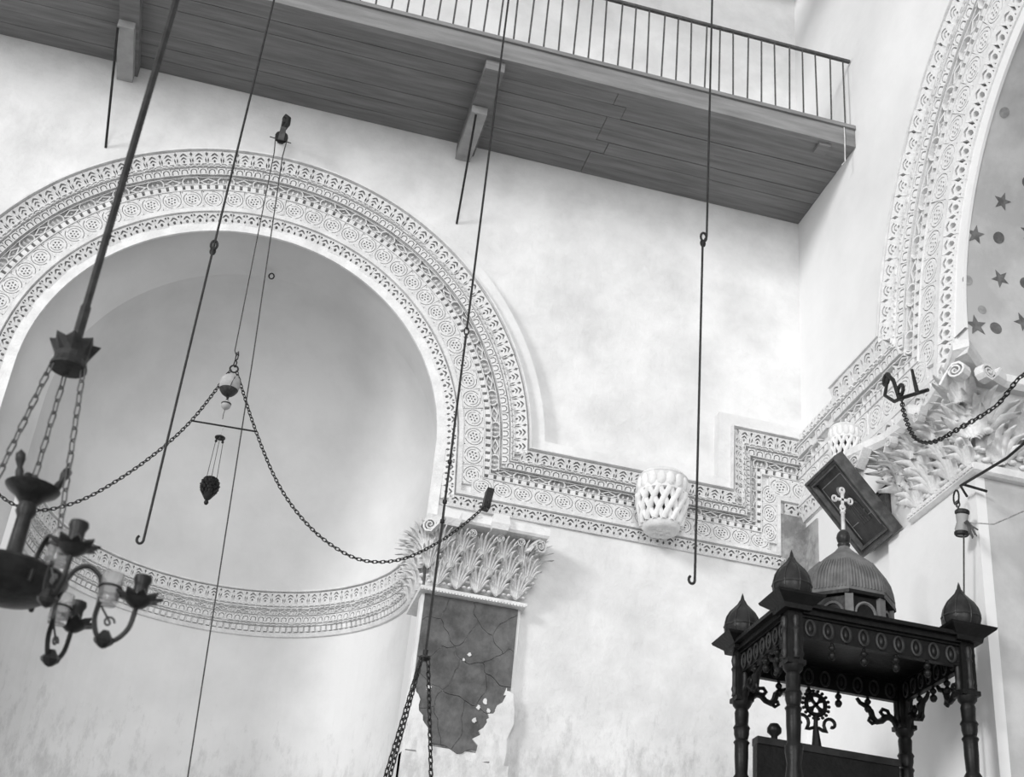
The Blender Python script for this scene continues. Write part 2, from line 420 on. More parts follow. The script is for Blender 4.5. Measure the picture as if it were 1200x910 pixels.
aL = math.radians(182); aR = math.radians(2.35); NA = 64
path = [(-5.8, 6.394)]; zc = 6.394
arcp = [(AX+AR*cos(a), AZ+AR*sin(a)) for a in [PI-aR+(aR-(PI-aR))*i/NA for i in range(NA+1)]]
path = [(-5.8, zc)]+arcp+[(3.555, zc), (3.555, 6.945), (4.26, 6.945)]
sc = [.83]+[1.0]*NA+[.83, .82, 1.0]
br = [0, 1, NA+1, NA+2, NA+3, NA+4]
T1 = Trim('trim_1', lambda a, z, p: (a, -p, z), path, sc, br, PROF, M['stone'], 'carved white archivolt of the left arch running into the stepped cornice')
dress(T1, [1, 2, 3, 4], 1.0, bottom=[1, 2, 4])
# plain plaster edge outside the carving, and plain rim inside the arch
def strip(name, T, v0, v1, p, i0, i1, m, thick=-.02, taper=0):
    b = MB(); vs = []; fs = []; pr = [(v0, thick), (v0, p), (v1, p), (v1, thick)]
    for i in range(i0, i1+1):
        g = min(1, (i-i0+.02)/taper) if taper else 1
        for v, q in pr: vs.append(T.at(i, v*g, q if q < 0 else q*g))
    for i in range(i1-i0):
        for j in range(3): fs.append((i*4+j, i*4+j+1, i*4+j+5, i*4+j+4))
    o = b.add(vs, fs).build(name, m, T.root); return o
tag(strip('plaster_edge', T1, -.115, .0, .10, 30, NA+4, M['plaster'], -.02, 20))
b = MB(); vs = []; fs = []; n = 64
for i in range(n+1):
    q = PI*i/n
    for r, p in ((AIN+.02, -.0), (AIN+.02, .028), (AIN-.055, .028), (AIN-.055, .005)): vs.append((AX-r*cos(q), -p, AZ+r*sin(q)))
for i in range(n):
    for j in range(3): fs.append((i*4+j, i*4+j+1, i*4+j+5, i*4+j+4))
b.add(vs, fs)
for s_ in (-1, 1):
    b.b2((AX+s_*(AIN-.055), -.028, 5.75), (AX+s_*(AIN+.02), -.005, AZ))
b.build('plain_rim', M['stone2'], T1.root)

# right wall: cornice from the corner, rising into the big arch
FR = lambda a, z, p: (RX-p, -a, z)
a0 = math.acos((BY-1.57)/BR); zR = BZ+BR*sin(a0)
NB = 48
arcR = [(BY-BR*cos(q), BZ+BR*sin(q)) for q in [math.asin((7.05-BZ)/BR)+(PI-math.asin((7.05-BZ)/BR)-.3)*i/NB for i in range(NB+1)]]
path = [(.78, 7.05)]+arcR
T2 = Trim('trim_2', FR, path, [1.22]+[1.34]*NB, [0, 1, NB+1], PROF, M['stone2'], 'carved white cornice on the right wall rising into the large right arch')
T2.breaks = [0, 1, 30]
dress(T2, [0, 1], 1.3, bold=True)
strip('plaster_edge', T2, -.05, 0, .02, 0, NB+1, M['rplaster'])
PROF_CUT = [(0, -.02), (0, .045), (.10, .06)]+[q for q in PROF if q[0] >= .105]
T3 = Trim('trim_3', FR, [(-.05, 7.03), (.80, 7.05)], [1.2], [0, 1], PROF_CUT, M['stone2'], 'damaged length of carved cornice beside the corner with its top leaves broken off')
T3.each('palmette', m_palmette(.018), .014, .045, .10, .058, .14, None, .02, .35)
T3.joined('bead_fillet', m_bead(), .106, .110, .113, .110, .06, None, .3)
T3.each('egg_and_dart', m_egg(), .133, .070, .184, .058, .09, None, 0, .2)
T3.each('medallion', m_medal(), .193, .036, .262, .013, .17, None, 0, .1, alt=('lozenge', m_loz()))
T3.joined('dentil_row', m_dentil(), .274, .012, .311, .012, .08)
T3.each('scroll_roundel', m_roundel(), .323, .030, .493, .030, .2)
T3.each('drop_leaf', m_inner(), .532, .024, .625, -.010, .12)
# plain rim of the right arch
b = MB(); vs = []; fs = []; n = 64
for i in range(n+1):
    q = PI*i/n
    for r, p in ((BIN+.14, 0), (BIN+.14, .02), (BIN-.005, .02), (BIN-.005, .0)): vs.append((RX-p, -(BY-r*cos(q)), BZ+r*sin(q)))
for i in range(n):
    for j in range(3): fs.append((i*4+j, i*4+j+1, i*4+j+5, i*4+j+4))
b.add(vs, fs).build('plain_rim', M['rplaster'], T2.root)

# cornice round the apse
RA = 1.42
FA = lambda a, z, p: (PX-(RA-p)*cos(a/RA), PY+(RA-p)*sin(a/RA), z)
PA = [(0, -.08), (0, .085), (.012, .085), (.016, .045), (.118, .032), (.120, .055), (.130, .055), (.132, .042), (.138, .042), (.140, .052), (.150, .052),
      (.152, .03), (.205, .03), (.207, .045), (.212, .045), (.214, .025), (.262, .025), (.264, .05), (.272, .05), (.275, .035), (.280, .035), (.282, .048), (.290, .048),
      (.292, .025), (.335, .015), (.345, .035), (.372, .02), (.374, -.005)]
NP = 60; LA = PI*RA
T4 = Trim('trim_4', FA, [(LA*i/NP, 5.668) for i in range(NP+1)], [1.0]*NP, [0, NP], PA, M['stone'], 'narrow carved cornice curving round the inside of the apse')
T4.each('palmette', m_palmette(.026), .018, .045, .116, .032, .105)
T4.joined('bead_fillet', m_bead(), .121, .055, .129, .055, .05, None, .1)
T4.joined('bead_fillet', m_bead(), .141, .052, .149, .052, .05, None, .1)
T4.each('lozenge', m_loz(.02), .154, .03, .203, .03, .085, alt=('medallion', m_medal(.022)))
T4.each('egg_and_dart', m_egg(.024), .215, .025, .261, .025, .064)
T4.joined('bead_fillet', m_bead(), .265, .05, .271, .05, .05, None, .1)
T4.joined('bead_fillet', m_bead(), .283, .048, .289, .048, .05, None, .1)
T4.joined('dentil_row', m_dentil(.026), .296, .024, .33, .016, .052)

# bare grey stone in the corner under the upper cornice
structure(MB().b2((3.992, -.05, 4.9), (4.2, .01, 6.31)).b2((4.187, -.26, 4.9), (4.21, .0, 6.22)).build('trim_5', M['bare']), 'rough bare grey stone strip in the corner beneath the upper cornice')

# ------------------------------------------------------------------ pilaster with dark slabs
pil = structure(MB().b2((1.325, -.055, 0), (2.03, .05, 5.17)).build('wall_pilaster', M['plaster']), 'flat pilaster faced with dark irregular stone slabs under the carved capital')
MB().b2((1.345, -.058, 4.12), (2.012, -.052, 5.165)).build('mortar_bed', M['mortar'], pil)
seeds = [(1.37, 5.10), (1.60, 5.00), (1.86, 5.09), (1.42, 4.84), (1.78, 4.86), (1.97, 4.72), (1.50, 4.66), (1.71, 4.58), (1.40, 4.46), (1.92, 4.50), (1.60, 4.34), (1.80, 4.30), (1.42, 4.24), (1.96, 4.28), (1.98, 4.97)]
def clip(poly, p, q):                       # keep the side nearer p
    mx, mz, dx, dz = (p[0]+q[0])/2, (p[1]+q[1])/2, q[0]-p[0], q[1]-p[1]; out = []
    f = lambda v: (v[0]-mx)*dx+(v[1]-mz)*dz
    for i in range(len(poly)):
        a, c = poly[i-1], poly[i]; fa, fc = f(a), f(c)
        if (fa < 0) != (fc < 0): t = fa/(fa-fc); out.append((a[0]+(c[0]-a[0])*t, a[1]+(c[1]-a[1])*t))
        if fc <= 0: out.append(c)
    return out
def wob(x, z):
    e = min(1, min(x-1.345, 2.012-x)/.03, (5.165-z)/.03); e = max(0, e)
    return (x+e*(.020*sin(19*z+9*x)+.010*sin(51*z-31*x+1)), z+e*(.020*sin(23*x+11*z+2)+.010*sin(47*x+29*z)))
for s_ in seeds:
    poly = [(1.345, 4.12), (2.012, 4.12), (2.012, 5.165), (1.345, 5.165)]
    for q in seeds:
        if q != s_: poly = clip(poly, s_, q)
    cx = sum(p[0] for p in poly)/len(poly); cz = sum(p[1] for p in poly)/len(poly)
    P = []
    for i in range(len(poly)):
        a, c = poly[i-1], poly[i]
        for t in range(6):
            x, z = wob(a[0]+(c[0]-a[0])*t/6, a[1]+(c[1]-a[1])*t/6); l = math.hypot(x-cx, z-cz)
            P.append((x-(x-cx)/l*.0032, z-(z-cz)/l*.0032))
    h = .066+random.uniform(-.003, .003)
    bb = MB().plate(P, h, .05); bb.v = [Vector((v.x, -v.z, v.y)) for v in bb.v]
    recalc(bb.build('stone_slab', M['slab'], pil))
def patch(pts, y0, y1, m, parent, name):
    bb = MB(); P = []
    for i in range(len(pts)):
        a, c = pts[i-1], pts[i]
        for t in range(5):
            x, z = a[0]+(c[0]-a[0])*t/5, a[1]+(c[1]-a[1])*t/5; e_ = min(.022, math.hypot(c[0]-a[0], c[1]-a[1])*.16); P.append((x+random.uniform(-e_, e_), z+random.uniform(-e_, e_)))
    bb.plate(P, y1, y0, .01); bb.v = [Vector((v.x, -v.z, v.y)) for v in bb.v]; recalc(bb.build(name, m, parent))
patch([(1.80, 4.05), (2.03, 4.05), (2.03, 4.56), (1.98, 4.57), (1.93, 4.44), (1.86, 4.34), (1.80, 4.22)], .05, .078, M['plaster'], pil, 'plaster_remnant')
patch([(1.325, 4.05), (1.52, 4.05), (1.47, 4.22), (1.40, 4.35), (1.36, 4.50), (1.325, 4.5)], .05, .078, M['plaster'], pil, 'plaster_remnant')
for c_, r_ in (((1.70, 4.77), .014), ((1.665, 4.73), .010), ((1.84, 4.47), .018), ((1.80, 4.42), .014), ((1.87, 4.41), .016), ((1.45, 4.50), .02), ((1.78, 4.33), .015)):
    patch([(c_[0]+r_*cos(t)*random.uniform(.6, 1.2), c_[1]+1.3*r_*sin(t)*random.uniform(.6, 1.2)) for t in [2*PI*k/6 for k in range(6)]], .05, .073, M['plaster'], pil, 'plaster_remnant')
MB().b2((1.325, -.08, 0), (2.04, .05, 4.06)).build('plaster_face', M['plaster'], pil)

# ------------------------------------------------------------------ acanthus leaves and capitals
def m_leaf(n=7, spread=62, tip=.34, fw=.085, ln=.98):
    b = MB()
    for k in range(n):
        u = -1+2*k/(n-1); th = math.radians(u*spread); Ln = ln-.34*abs(u)**1.5; base = (u*.10, .02+.10*abs(u))
        K = 7; vs = []; fs = []
        for i in range(K+1):
            t = i/K; bend = th*(.55+.45*t)
            x = base[0]+Ln*t*sin(bend)*.62; y = base[1]+Ln*t*cos(bend*.75); z = .05+tip*t**2.6+.05*(1-abs(u))
            if t > .8: y -= (t-.8)*.5; z += (t-.8)*.3
            w = fw*(sin(PI*(.20+.74*t))**.8)+.008; d = (x-base[0], y-base[1]); l = math.hypot(*d) or 1
            nx, ny = (d[1]/l, -d[0]/l) if i else (1, 0)
            th_ = .085*(1-.5*t)
            for q, hh in ((-1, -.9), (-.55, .45), (0, 1), (.55, .45), (1, -.9)): vs.append((x+nx*w*q, y+ny*w*q, z+th_*hh))
        for i in range(K):
            for j in range(4): fs.append((i*5+j, i*5+j+1, (i+1)*5+j+1, (i+1)*5+j))
        fs.append(tuple(K*5+j for j in range(5)))
        b.add(vs, fs)
    for sx in (-1, 1):                      # small side lobes low on the stem
        for q in (0, 1):
            b.dome((sx*(.30+.06*q), .16+.2*q), .11, .06, .12, 6, 2)
    return b
def m_volute():
    sp = []
    for i in range(23):
        q = math.radians(60-i*32); r = .42*(1-i/26); sp.append((r*cos(q), r*sin(q)))
    b = MB(); b.ribbon([(-.75, -.55), (-.45, -.05), (-.1, .38)]+sp, [.16]*3+[.15-.004*i for i in range(23)], .5, 0, .7); b.dome((0, 0), .1, .1, .55, 8, 2)
    return b
LEAF = recalc(MB().merge(m_leaf(7, 64, .36, .068)).build('tmp_leaf', M['stone'])).data
LEAF2 = recalc(MB().merge(m_leaf(6, 66, .5, .115, .9)).build('tmp_leaf2', M['stone2'])).data
VOL = recalc(MB().merge(m_volute()).build('tmp_vol', M['stone'])).data
VOL2 = VOL.copy(); VOL2.materials[0] = M['stone2']
for n_ in ('tmp_leaf', 'tmp_leaf2', 'tmp_vol'):
    bpy.data.objects.remove(bpy.data.objects[n_])
for me_ in (LEAF, LEAF2):
    me_.name = 'acanthus_leaf'
    for p in me_.polygons: p.use_smooth = True
VOL.name = 'volute'; VOL2.name = 'volute'
def frame(o, xa, za, w, h, d):              # local x -> xa, local y -> up tilted, local z -> za
    X = Vector(xa).normalized(); Z = Vector(za).normalized(); Y = Z.cross(X).normalized(); Z = X.cross(Y)
    return Matrix(((X.x*w, Y.x*h, Z.x*d, o[0]), (X.y*w, Y.y*h, Z.y*d, o[1]), (X.z*w, Y.z*h, Z.z*d, o[2]), (0, 0, 0, 1)))
def loft_block(sections):
    b = MB(); vs = []; fs = []
    for (x0, x1, y0, y1, z) in sections: vs += [(x0, y0, z), (x1, y0, z), (x1, y1, z), (x0, y1, z)]
    for i in range(len(sections)-1):
        for j in range(4): fs.append((i*4+j, i*4+(j+1) % 4, (i+1)*4+(j+1) % 4, (i+1)*4+j))
    k = (len(sections)-1)*4; fs += [(3, 2, 1, 0), (k, k+1, k+2, k+3)]
    return b.add(vs, fs)
cap = tag(empty('capital', (1.68, -.06, 5.17), 'carved acanthus leaf capital on the dark slab pilaster below the left arch', 'capital'))
loft_block([(1.36, 2.00, -.03, .45, 5.17), (1.36, 2.00, -.03, .45, 5.42), (1.32, 2.06, -.09, .45, 5.62), (1.26, 2.13, -.17, .45, 5.63)]).build('bell', M['stone'], cap)
loft_block([(1.30, 2.05, -.10, .40, 5.155), (1.30, 2.06, -.12, .40, 5.17), (1.30, 2.06, -.12, .40, 5.19), (1.33, 2.03, -.08, .40, 5.205)]).build('astragal', M['stone'], cap)
bb = MB()
for i in range(34): bb.dome((0, 0), .008, .008, .012, 6, 2) if False else bb.box((1.31+.022*i, -.122, 5.163), (.014, .016, .014))
bb.build('bead_row', M['stone'], cap)
loft_block([(1.50, 2.13, -.27, .05, 5.635), (1.50, 2.14, -.285, .05, 5.65), (1.50, 2.14, -.285, .05, 5.71), (1.52, 2.13, -.25, .05, 5.725)]).build('abacus', M['stone2'], cap)
loft_block([(1.25, 1.50, -.20, .40, 5.63), (1.27, 1.50, -.22, .40, 5.68), (1.30, 1.50, -.18, .40, 5.70)]).build('broken_abacus', M['stone'], cap)
bb = loft_block([(1.72, 1.83, -.31, -.1, 5.62), (1.71, 1.84, -.33, -.1, 5.66), (1.72, 1.83, -.32, -.1, 5.73), (1.74, 1.81, -.28, -.1, 5.75)]); bb.build('abacus_boss', M['stone2'], cap)
tilt = (0, -1, -.12)
for i in range(5): inst('acanthus_leaf', LEAF, frame((1.41+.142*i, -.095, 5.20), (1, 0, .0), tilt, .175, .20, .22), cap)
for i in range(6): inst('acanthus_leaf', LEAF, frame((1.335+.140*i, -.105, 5.31), (1, 0, 0), tilt, .17, .22, .26), cap)
for i in range(5): inst('acanthus_leaf', LEAF, frame((1.40+.148*i, -.135, 5.43), (1, 0, 0), tilt, .17, .19, .30), cap)
inst('acanthus_leaf', LEAF, frame((2.05, -.10, 5.42), (.8, .6, 0), (.6, -.8, 0), .2, .24, .3), cap)
inst('acanthus_leaf', LEAF, frame((1.32, -.09, 5.42), (.8, -.6, 0), (-.6, -.8, 0), .2, .24, .3), cap)
inst('volute', VOL, frame((2.07, -.20, 5.58), (.9, .4, 0), (.4, -.9, 0), .12, .12, .10), cap)
inst('volute', VOL, frame((1.31, -.20, 5.59), (-.9, .4, 0), (-.4, -.9, .0), .12, .12, .10), cap)
for xx in (1.60, 1.80, 1.95): inst('volute', VOL, frame((xx, -.19, 5.59), (1, 0, 0), (0, -1, 0), .07, .07, .08), cap)
for r_, zz in ((0, 5.20), (1, 5.34)):
    for i in range(3): inst('acanthus_leaf', LEAF, frame((1.325-.01*r_, .03+.15*i-.06*r_, zz), (0, -1, 0), (-1, 0, -.12), .19, .26, .22), cap)
for i in range(2): inst('acanthus_leaf', LEAF, frame((1.30, .02+.17*i, 5.47), (0, -1, 0), (-1, 0, -.1), .18, .19, .3), cap)
inst('volute', VOL, frame((1.24, -.05, 5.58), (0, 1, 0), (-1, 0, 0), .11, .11, .08), cap)

rc = empty('capital', (RX, -2.1, 5.56), 'large windblown acanthus capital on the right pier beneath the big arch', 'capital')
loft_block([(RX-.02, RX+.6, -2.46, -1.74, 5.60), (RX-.03, RX+.6, -2.47, -1.72, 5.85), (RX-.10, RX+.6, -2.54, -1.64, 6.02), (RX-.15, RX+.6, -2.58, -1.58, 6.10)]).build('bell', M['stone2'], rc)
loft_block([(RX-.06, RX+.6, -2.49, -1.72, 5.545), (RX-.08, RX+.6, -2.51, -1.71, 5.56), (RX-.08, RX+.6, -2.51, -1.71, 5.605), (RX-.05, RX+.6, -2.49, -1.72, 5.62)]).build('astragal', M['stone2'], rc)
bb = MB()
for i in range(20): bb.box((RX-.08, -1.73-.04*i, 5.583), (.016, .027, .022))
bb.build('bead_row', M['stone2'], rc)
# abacus with hollowed sides and projecting horns
def horn(z, e):
    fr = [(RX-.33-e, -1.40), (RX-.30-e, -1.50), (RX-.22-e, -1.72), (RX-.19-e, -2.0), (RX-.20-e, -2.25), (RX-.26-e, -2.55), (RX-.36-e, -2.84-e), (RX-.30, -2.92-e)]
    sd = [(RX-.12, -2.76-e), (RX+.10, -2.66-e), (RX+.35, -2.66-e), (RX+.6, -2.72-e), (RX+.6, -1.5), (RX+.02, -1.5), (RX-.05, -1.36)]
    return [(x, y, z) for x, y in fr+sd]
A_, B_, C_ = horn(6.09, -.03), horn(6.12, 0), horn(6.17, 0); n = len(A_)
bb = MB().add(A_+B_+C_, [tuple(range(n)), tuple(range(2*n, 3*n))[::-1]]+[(k*n+q, k*n+(q+1) % n, (k+1)*n+(q+1) % n, (k+1)*n+q) for k in (0, 1) for q in range(n)])
recalc(bb.build('abacus', M['stone2'], rc))
loft_block([(RX-.23, RX-.14, -2.09, -2.01, 6.04), (RX-.27, RX-.14, -2.13, -1.97, 6.09), (RX-.27, RX-.14, -2.13, -1.97, 6.15), (RX-.22, RX-.14, -2.09, -2.01, 6.19)]).build('abacus_boss', M['stone2'], rc)
def leaf(o, x, n_, w, h, d): inst('acanthus_leaf', LEAF2, frame(o, x, n_, w, h, d), rc)
for i in range(4): leaf((RX-.03, -1.80-.20*i, 5.62), (0, -1, .10*(2-i)), (-1, 0, -.1), .27, .26, .15+.03*(i % 2))
for i in range(4): leaf((RX-.05, -1.70-.235*i, 5.76), (0, -1, .16*(2-i)), (-1, .1*(2-i), -.1), .30, .29, .22)
for i in range(4): leaf((RX-.10, -1.64-.27*i, 5.89), (0, -1, .12*(1-i)), (-1, .1*(2-i), 0), .27, .19, .26)
leaf((RX-.07, -1.66, 5.80), (.5, -1, -.9), (-1, .35, -.1), .26, .30, .22)
leaf((RX-.10, -1.58, 5.90), (.3, -1, -1.2), (-1, .35, -.1), .24, .26, .22)
for i in range(2): leaf((RX+.12+.25*i, -2.47, 5.62), (1, 0, .1), (0, -1, -.1), .29, .28, .24)
for i in range(2): leaf((RX+.0+.26*i, -2.49, 5.80), (1, 0, -.1), (0, -1, -.1), .30, .30, .34)
leaf((RX-.04, -2.50, 5.74), (.7, -.7, .2), (-.7, -.7, 0), .29, .32, .34)
leaf((RX-.14, -2.56, 5.93), (.7, -.7, .1), (-.7, -.7, 0), .27, .20, .38)
inst('volute', VOL2, frame((RX-.27, -2.76, 6.02), (.5, -.85, 0), (-.85, -.5, 0), .14, .12, .14), rc)
inst('volute', VOL2, frame((RX-.16, -2.80, 6.02), (-.9, -.3, 0), (.2, -.95, 0), .14, .12, .12), rc)
inst('volute', VOL2, frame((RX-.27, -1.50, 6.03), (-.2, .95, 0), (-.95, -.2, 0), .13, .12, .14), rc)
inst('volute', VOL2, frame((RX-.22, -2.22, 6.02), (0, 1, 0), (-1, 0, 0), .09, .08, .10), rc)
inst('volute', VOL2, frame((RX-.22, -1.86, 6.02), (0, -1, 0), (-1, 0, 0), .09, .08, .10), rc)

structure(MB().b2((RX-.045, -2.452, 0), (RX+.02, -1.385, 5.56)).build('wall_pier', M['rplaster']), 'plain white pier face under the right capital')
# ------------------------------------------------------------------ stars painted on the vault
def on_vault(x, deg, off=.004):
    q = math.radians(deg); r = BIN-off; return (x, -BY+r*cos(q), BZ+r*sin(q))
def paint_shape(name, x, deg, pts, m, label, cat, group):
    # pts are metres (along x, along the arc)
    o0 = Vector(on_vault(x, deg, 0)); vs = []
    for off in (-.004, .003):
        for (u, v) in pts: vs.append(on_vault(x+u, deg+math.degrees(v/BIN), off))
    n = len(pts); bb = MB().add(vs, [tuple(range(n))[::-1], tuple(range(n, 2*n))]+[(i, (i+1) % n, n+(i+1) % n, n+i) for i in range(n)])
    ob = bb.build(name, m, vault); return ob
def star(r, rot):
    r *= .78; return [((r if i % 2 == 0 else r*.42)*cos(rot+PI*i/5), (r if i % 2 == 0 else r*.42)*sin(rot+PI*i/5)) for i in range(10)]
for (x, d, r, ro, mm) in ((4.245, 19.0, .085, .3, 'paint'), (4.44, 11.7, .085, .9, 'paint'), (4.262, 1.0, .10, .5, 'paint'), (4.40, 26.3, .08, .2, 'paint'), (4.62, 22, .085, .4, 'paint'), (4.60, 4, .09, .8, 'paint'), (4.66, 40, .085, .1, 'paint'), (4.78, 13, .085, .6, 'paint')):
    paint_shape('painted_star', x, d, star(r, ro), M[mm], '', '', '')
for (x, d, r, mm) in ((4.21, 9.9, .035, 'pale_paint'), (4.41, 19.5, .04, 'paint'), (4.31, 4.6, .03, 'pale_paint'), (4.40, 1.4, .042, 'paint'), (4.62, 12, .04, 'paint'), (4.27, 42, .035, 'pale_paint'), (4.55, 31, .04, 'paint')):
    paint_shape('painted_disc', x, d, [(r*cos(2*PI*i/14), r*sin(2*PI*i/14)) for i in range(14)], M[mm], '', '', '')

# ------------------------------------------------------------------ wooden gallery
gal = empty('gallery', (0, 0, 9.16), 'grey wooden gallery floor with long boards projecting from the top of the wall', 'gallery')
ys = [0, -.15, -.30, -.45, -.60, -.75, -.90, -1.04]
for i in range(7):
    cuts = [-5.8, -3.2+.1*(i % 2), -1.5, 1.2, 2.21 if i % 3 != 2 else 2.32, 4.2]
    for x0, x1 in zip(cuts, cuts[1:]):
        dz = random.uniform(-.004, .004)
        MB().b2((x0+.002, ys[i]-.0025, 9.16+dz), (x1-.002, ys[i+1]+.0025, 9.19)).build('plank', M['board'], gal)
for x0, x1 in ((-5.8, 1.18), (1.18, 4.195)):
    MB().b2((x0, -1.04, 9.155), (x1, -1.10, 9.34)).build('fascia_board', M['beam'], gal)
    MB().b2((x0, -1.02, 9.33), (x1, -1.12, 9.365)).build('fascia_cap', M['beam'], gal)
MB().b2((-5.8, 0, 9.19), (4.195, -1.06, 9.24)).build('floor_deck', M['board'], gal)
for xx in (1.21, -1.56):
    MB().b2((xx-.075, -.004, 9.06), (xx+.075, -1.06, 9.16)).build('joist', M['board'], gal)
    MB().b2((xx-.075, -.004, 8.99), (xx+.05, -.62, 9.06)).build('corbel_plank', M['pale_beam'], gal)
MB().b2((3.9, -.95, 9.13), (4.0, -1.06, 9.16)).build('batten', M['beam'], gal)
rail = empty('railing', (2, -1.06, 9.36), 'thin iron railing of upright bars along the edge of the gallery', 'railing')
xx = 4.13; i = 0
while xx > -.6:
    MB().tube([(xx, -1.07, 9.365), (xx+.008*sin(i*2.1), -1.07, 10.10)], .0075, 6).build('baluster', M['grey_iron'], rail); xx -= .122; i += 1
MB().tube([(-1.0, -1.07, 10.105), (4.19, -1.07, 10.105)], .018, 8).build('handrail', M['grey_iron'], rail)
MB().tube([(4.12, -1.08, 9.37), (4.10, -1.105, 9.34), (4.10, -1.108, 9.22), (4.10, -1.10, 8.98), (4.09, -1.06, 8.97)], .005, 5).build('tie_wire', M['white_metal'], rail)

def rod(name, pts, r, m, label, cat='rod', group=None, hook=0, eye=None):
    e = empty(name, pts[-1], label, cat, group)
    MB().tube(pts, r, 8).build('shaft', m, e)
    if hook:
        p = Vector(pts[-1]); MB().tube([p]+[p+Vector((hook*(cos(a)-1), 0, -hook*.2+hook*1.3*sin(a))) for a in [-.2-.4*i for i in range(11)]], r*1.05, 8).build('hook', m, e)
    if eye:
        p = Vector(eye); MB().tube([p+Vector((.018*cos(a), 0, .032*sin(a))) for a in [2*PI*i/14 for i in range(14)]], r*1.1, 6, True).build('eye', m, e)
        MB().tube([p+Vector((.012*cos(a), .010, .022*sin(a)-.04)) for a in [2*PI*i/14 for i in range(14)]], r*1.0, 6, True).build('lower_eye', m, e)
    return e
rod('tie_rod', [(1.175, -.60, 8.988), (1.222, 0, 8.345)], .009, M['iron'], 'short dark iron tie rod hanging from the gallery joist above the arch', 'rod', 'iron rods')
rod('tie_rod', [(-1.63, -.60, 8.988), (-1.562, 0, 8.31)], .010, M['iron'], 'short dark iron tie rod at the top left below the gallery', 'rod', 'iron rods')
rod('lamp_rod', [(-.462, -2, 12), (-.462, -2, 6.22), (-.455, -2, 4.40)], .007, M['iron'], 'long thin iron lamp rod with hook ending in front of the apse', 'rod', 'iron rods', .017, (-.462, -2, 6.30))
rod('lamp_rod', [(2.42, -2.5, 12), (2.425, -2.5, 6.80), (2.40, -2.5, 6.74), (2.405, -2.5, 4.53)], .0072, M['iron'], 'long thin iron lamp rod with hook ending below the stepped cornice', 'rod', 'iron rods', .017, (2.405, -2.5, 6.79))

# ------------------------------------------------------------------ chains
def link_mb(L, w, r, n=8, k=4):
    pts = []
    for i in range(n):
        a = 2*PI*i/n; pts.append(((L/2-w/2)*(1 if cos(a) > 0 else -1)+w/2*cos(a), w/2*sin(a), 0))
    return MB().tube(pts, r, k, True)
def chain_mb(pts, L, w, r, step=None):
    pts = [Vector(p) for p in pts]; S = [0]
    for a, c in zip(pts, pts[1:]): S.append(S[-1]+(c-a).length)
    step = step or L*.74; n = max(1, int(S[-1]/step)); lk = link_mb(L, w, r); b = MB(); j = 0
    for i in range(n):
        d = (i+.5)*S[-1]/n
        while j < len(S)-2 and S[j+1] < d: j += 1
        o = pts[j].lerp(pts[j+1], (d-S[j])/max(1e-9, S[j+1]-S[j])); t = (pts[j+1]-pts[j]).normalized()
        u = t.cross(Vector((0, 1, 0)));
        if u.length < 1e-3: u = t.cross(Vector((1, 0, 0)))
        u.normalize(); v = t.cross(u)
        q = PI/4+(PI/2 if i % 2 else 0); u2 = u*cos(q)+v*sin(q); v2 = t.cross(u2)
        b.merge(lk, Matrix(((t.x, u2.x, v2.x, o.x), (t.y, u2.y, v2.y, o.y), (t.z, u2.z, v2.z, o.z), (0, 0, 0, 1))))
    return b
def catmull(P, n=12):
    P = [Vector(p) for p in P]; P = [P[0]*2-P[1]]+P+[P[-1]*2-P[-2]]; out = []
    for i in range(1, len(P)-2):
        for k in range(n):
            t = k/n; a, b, c, d = P[i-1:i+3]
            out.append(.5*((2*b)+(c-a)*t+(2*a-5*b+4*c-d)*t*t+(3*b-a-3*c+d)*t**3))
    return out+[P[-2]]
YE = -.3
ex, ez = -.24, 6.316
def tag1(o, label, cat, group=None): return tag(o, label, cat, group)
c1 = catmull([(ex+.02, YE, 6.44), (.0, YE, 6.0), (.22, YE, 5.64), (.45, YE, 5.40), (.68, YE, 5.26), (.89, YE, 5.212), (1.12, YE, 5.27), (1.33, YE, 5.42), (1.50, YE, 5.59), (1.67, YE, 5.80)])
tag1(chain_mb(c1, .036, .022, .0038).build('swag_chain', M['iron']), 'dark chain hanging in a swag from the ostrich egg to the capital hook', 'chain', 'swag chains')
c2 = catmull([(ex-.02, YE, 6.44), (-.445, YE, 5.99), (-.66, YE, 5.65), (-.92, YE, 5.35), (-1.12, YE, 5.20), (-1.30, YE, 5.145), (-1.5, YE, 5.20), (-1.75, YE, 5.42), (-1.98, YE, 5.80)])
tag1(chain_mb(c2, .036, .022, .0038).build('swag_chain', M['iron']), 'dark chain hanging in a swag from the ostrich egg towards the left', 'chain', 'swag chains')
def wall_hook(x, label):
    h = empty('wall_hook', (x, -.08, 5.82), label, 'hook')
    MB().box((x, -.22, 5.87), (.05, .09, .15), Matrix.Rotation(.12, 3, 'Y')).build('plate', M['iron'], h)
    MB().tube([(x, -.10, 5.87), (x, -.22, 5.86), (x, -.29, 5.83), (x, -.31, 5.80), (x, -.29, 5.775), (x, -.26, 5.785)], .012, 6).build('hook', M['iron'], h)
wall_hook(1.68, 'dark iron hook on the cornice above the leaf capital holding the chain')
wall_hook(-2.0, 'dark iron hook on the left side of the arch holding the chain')

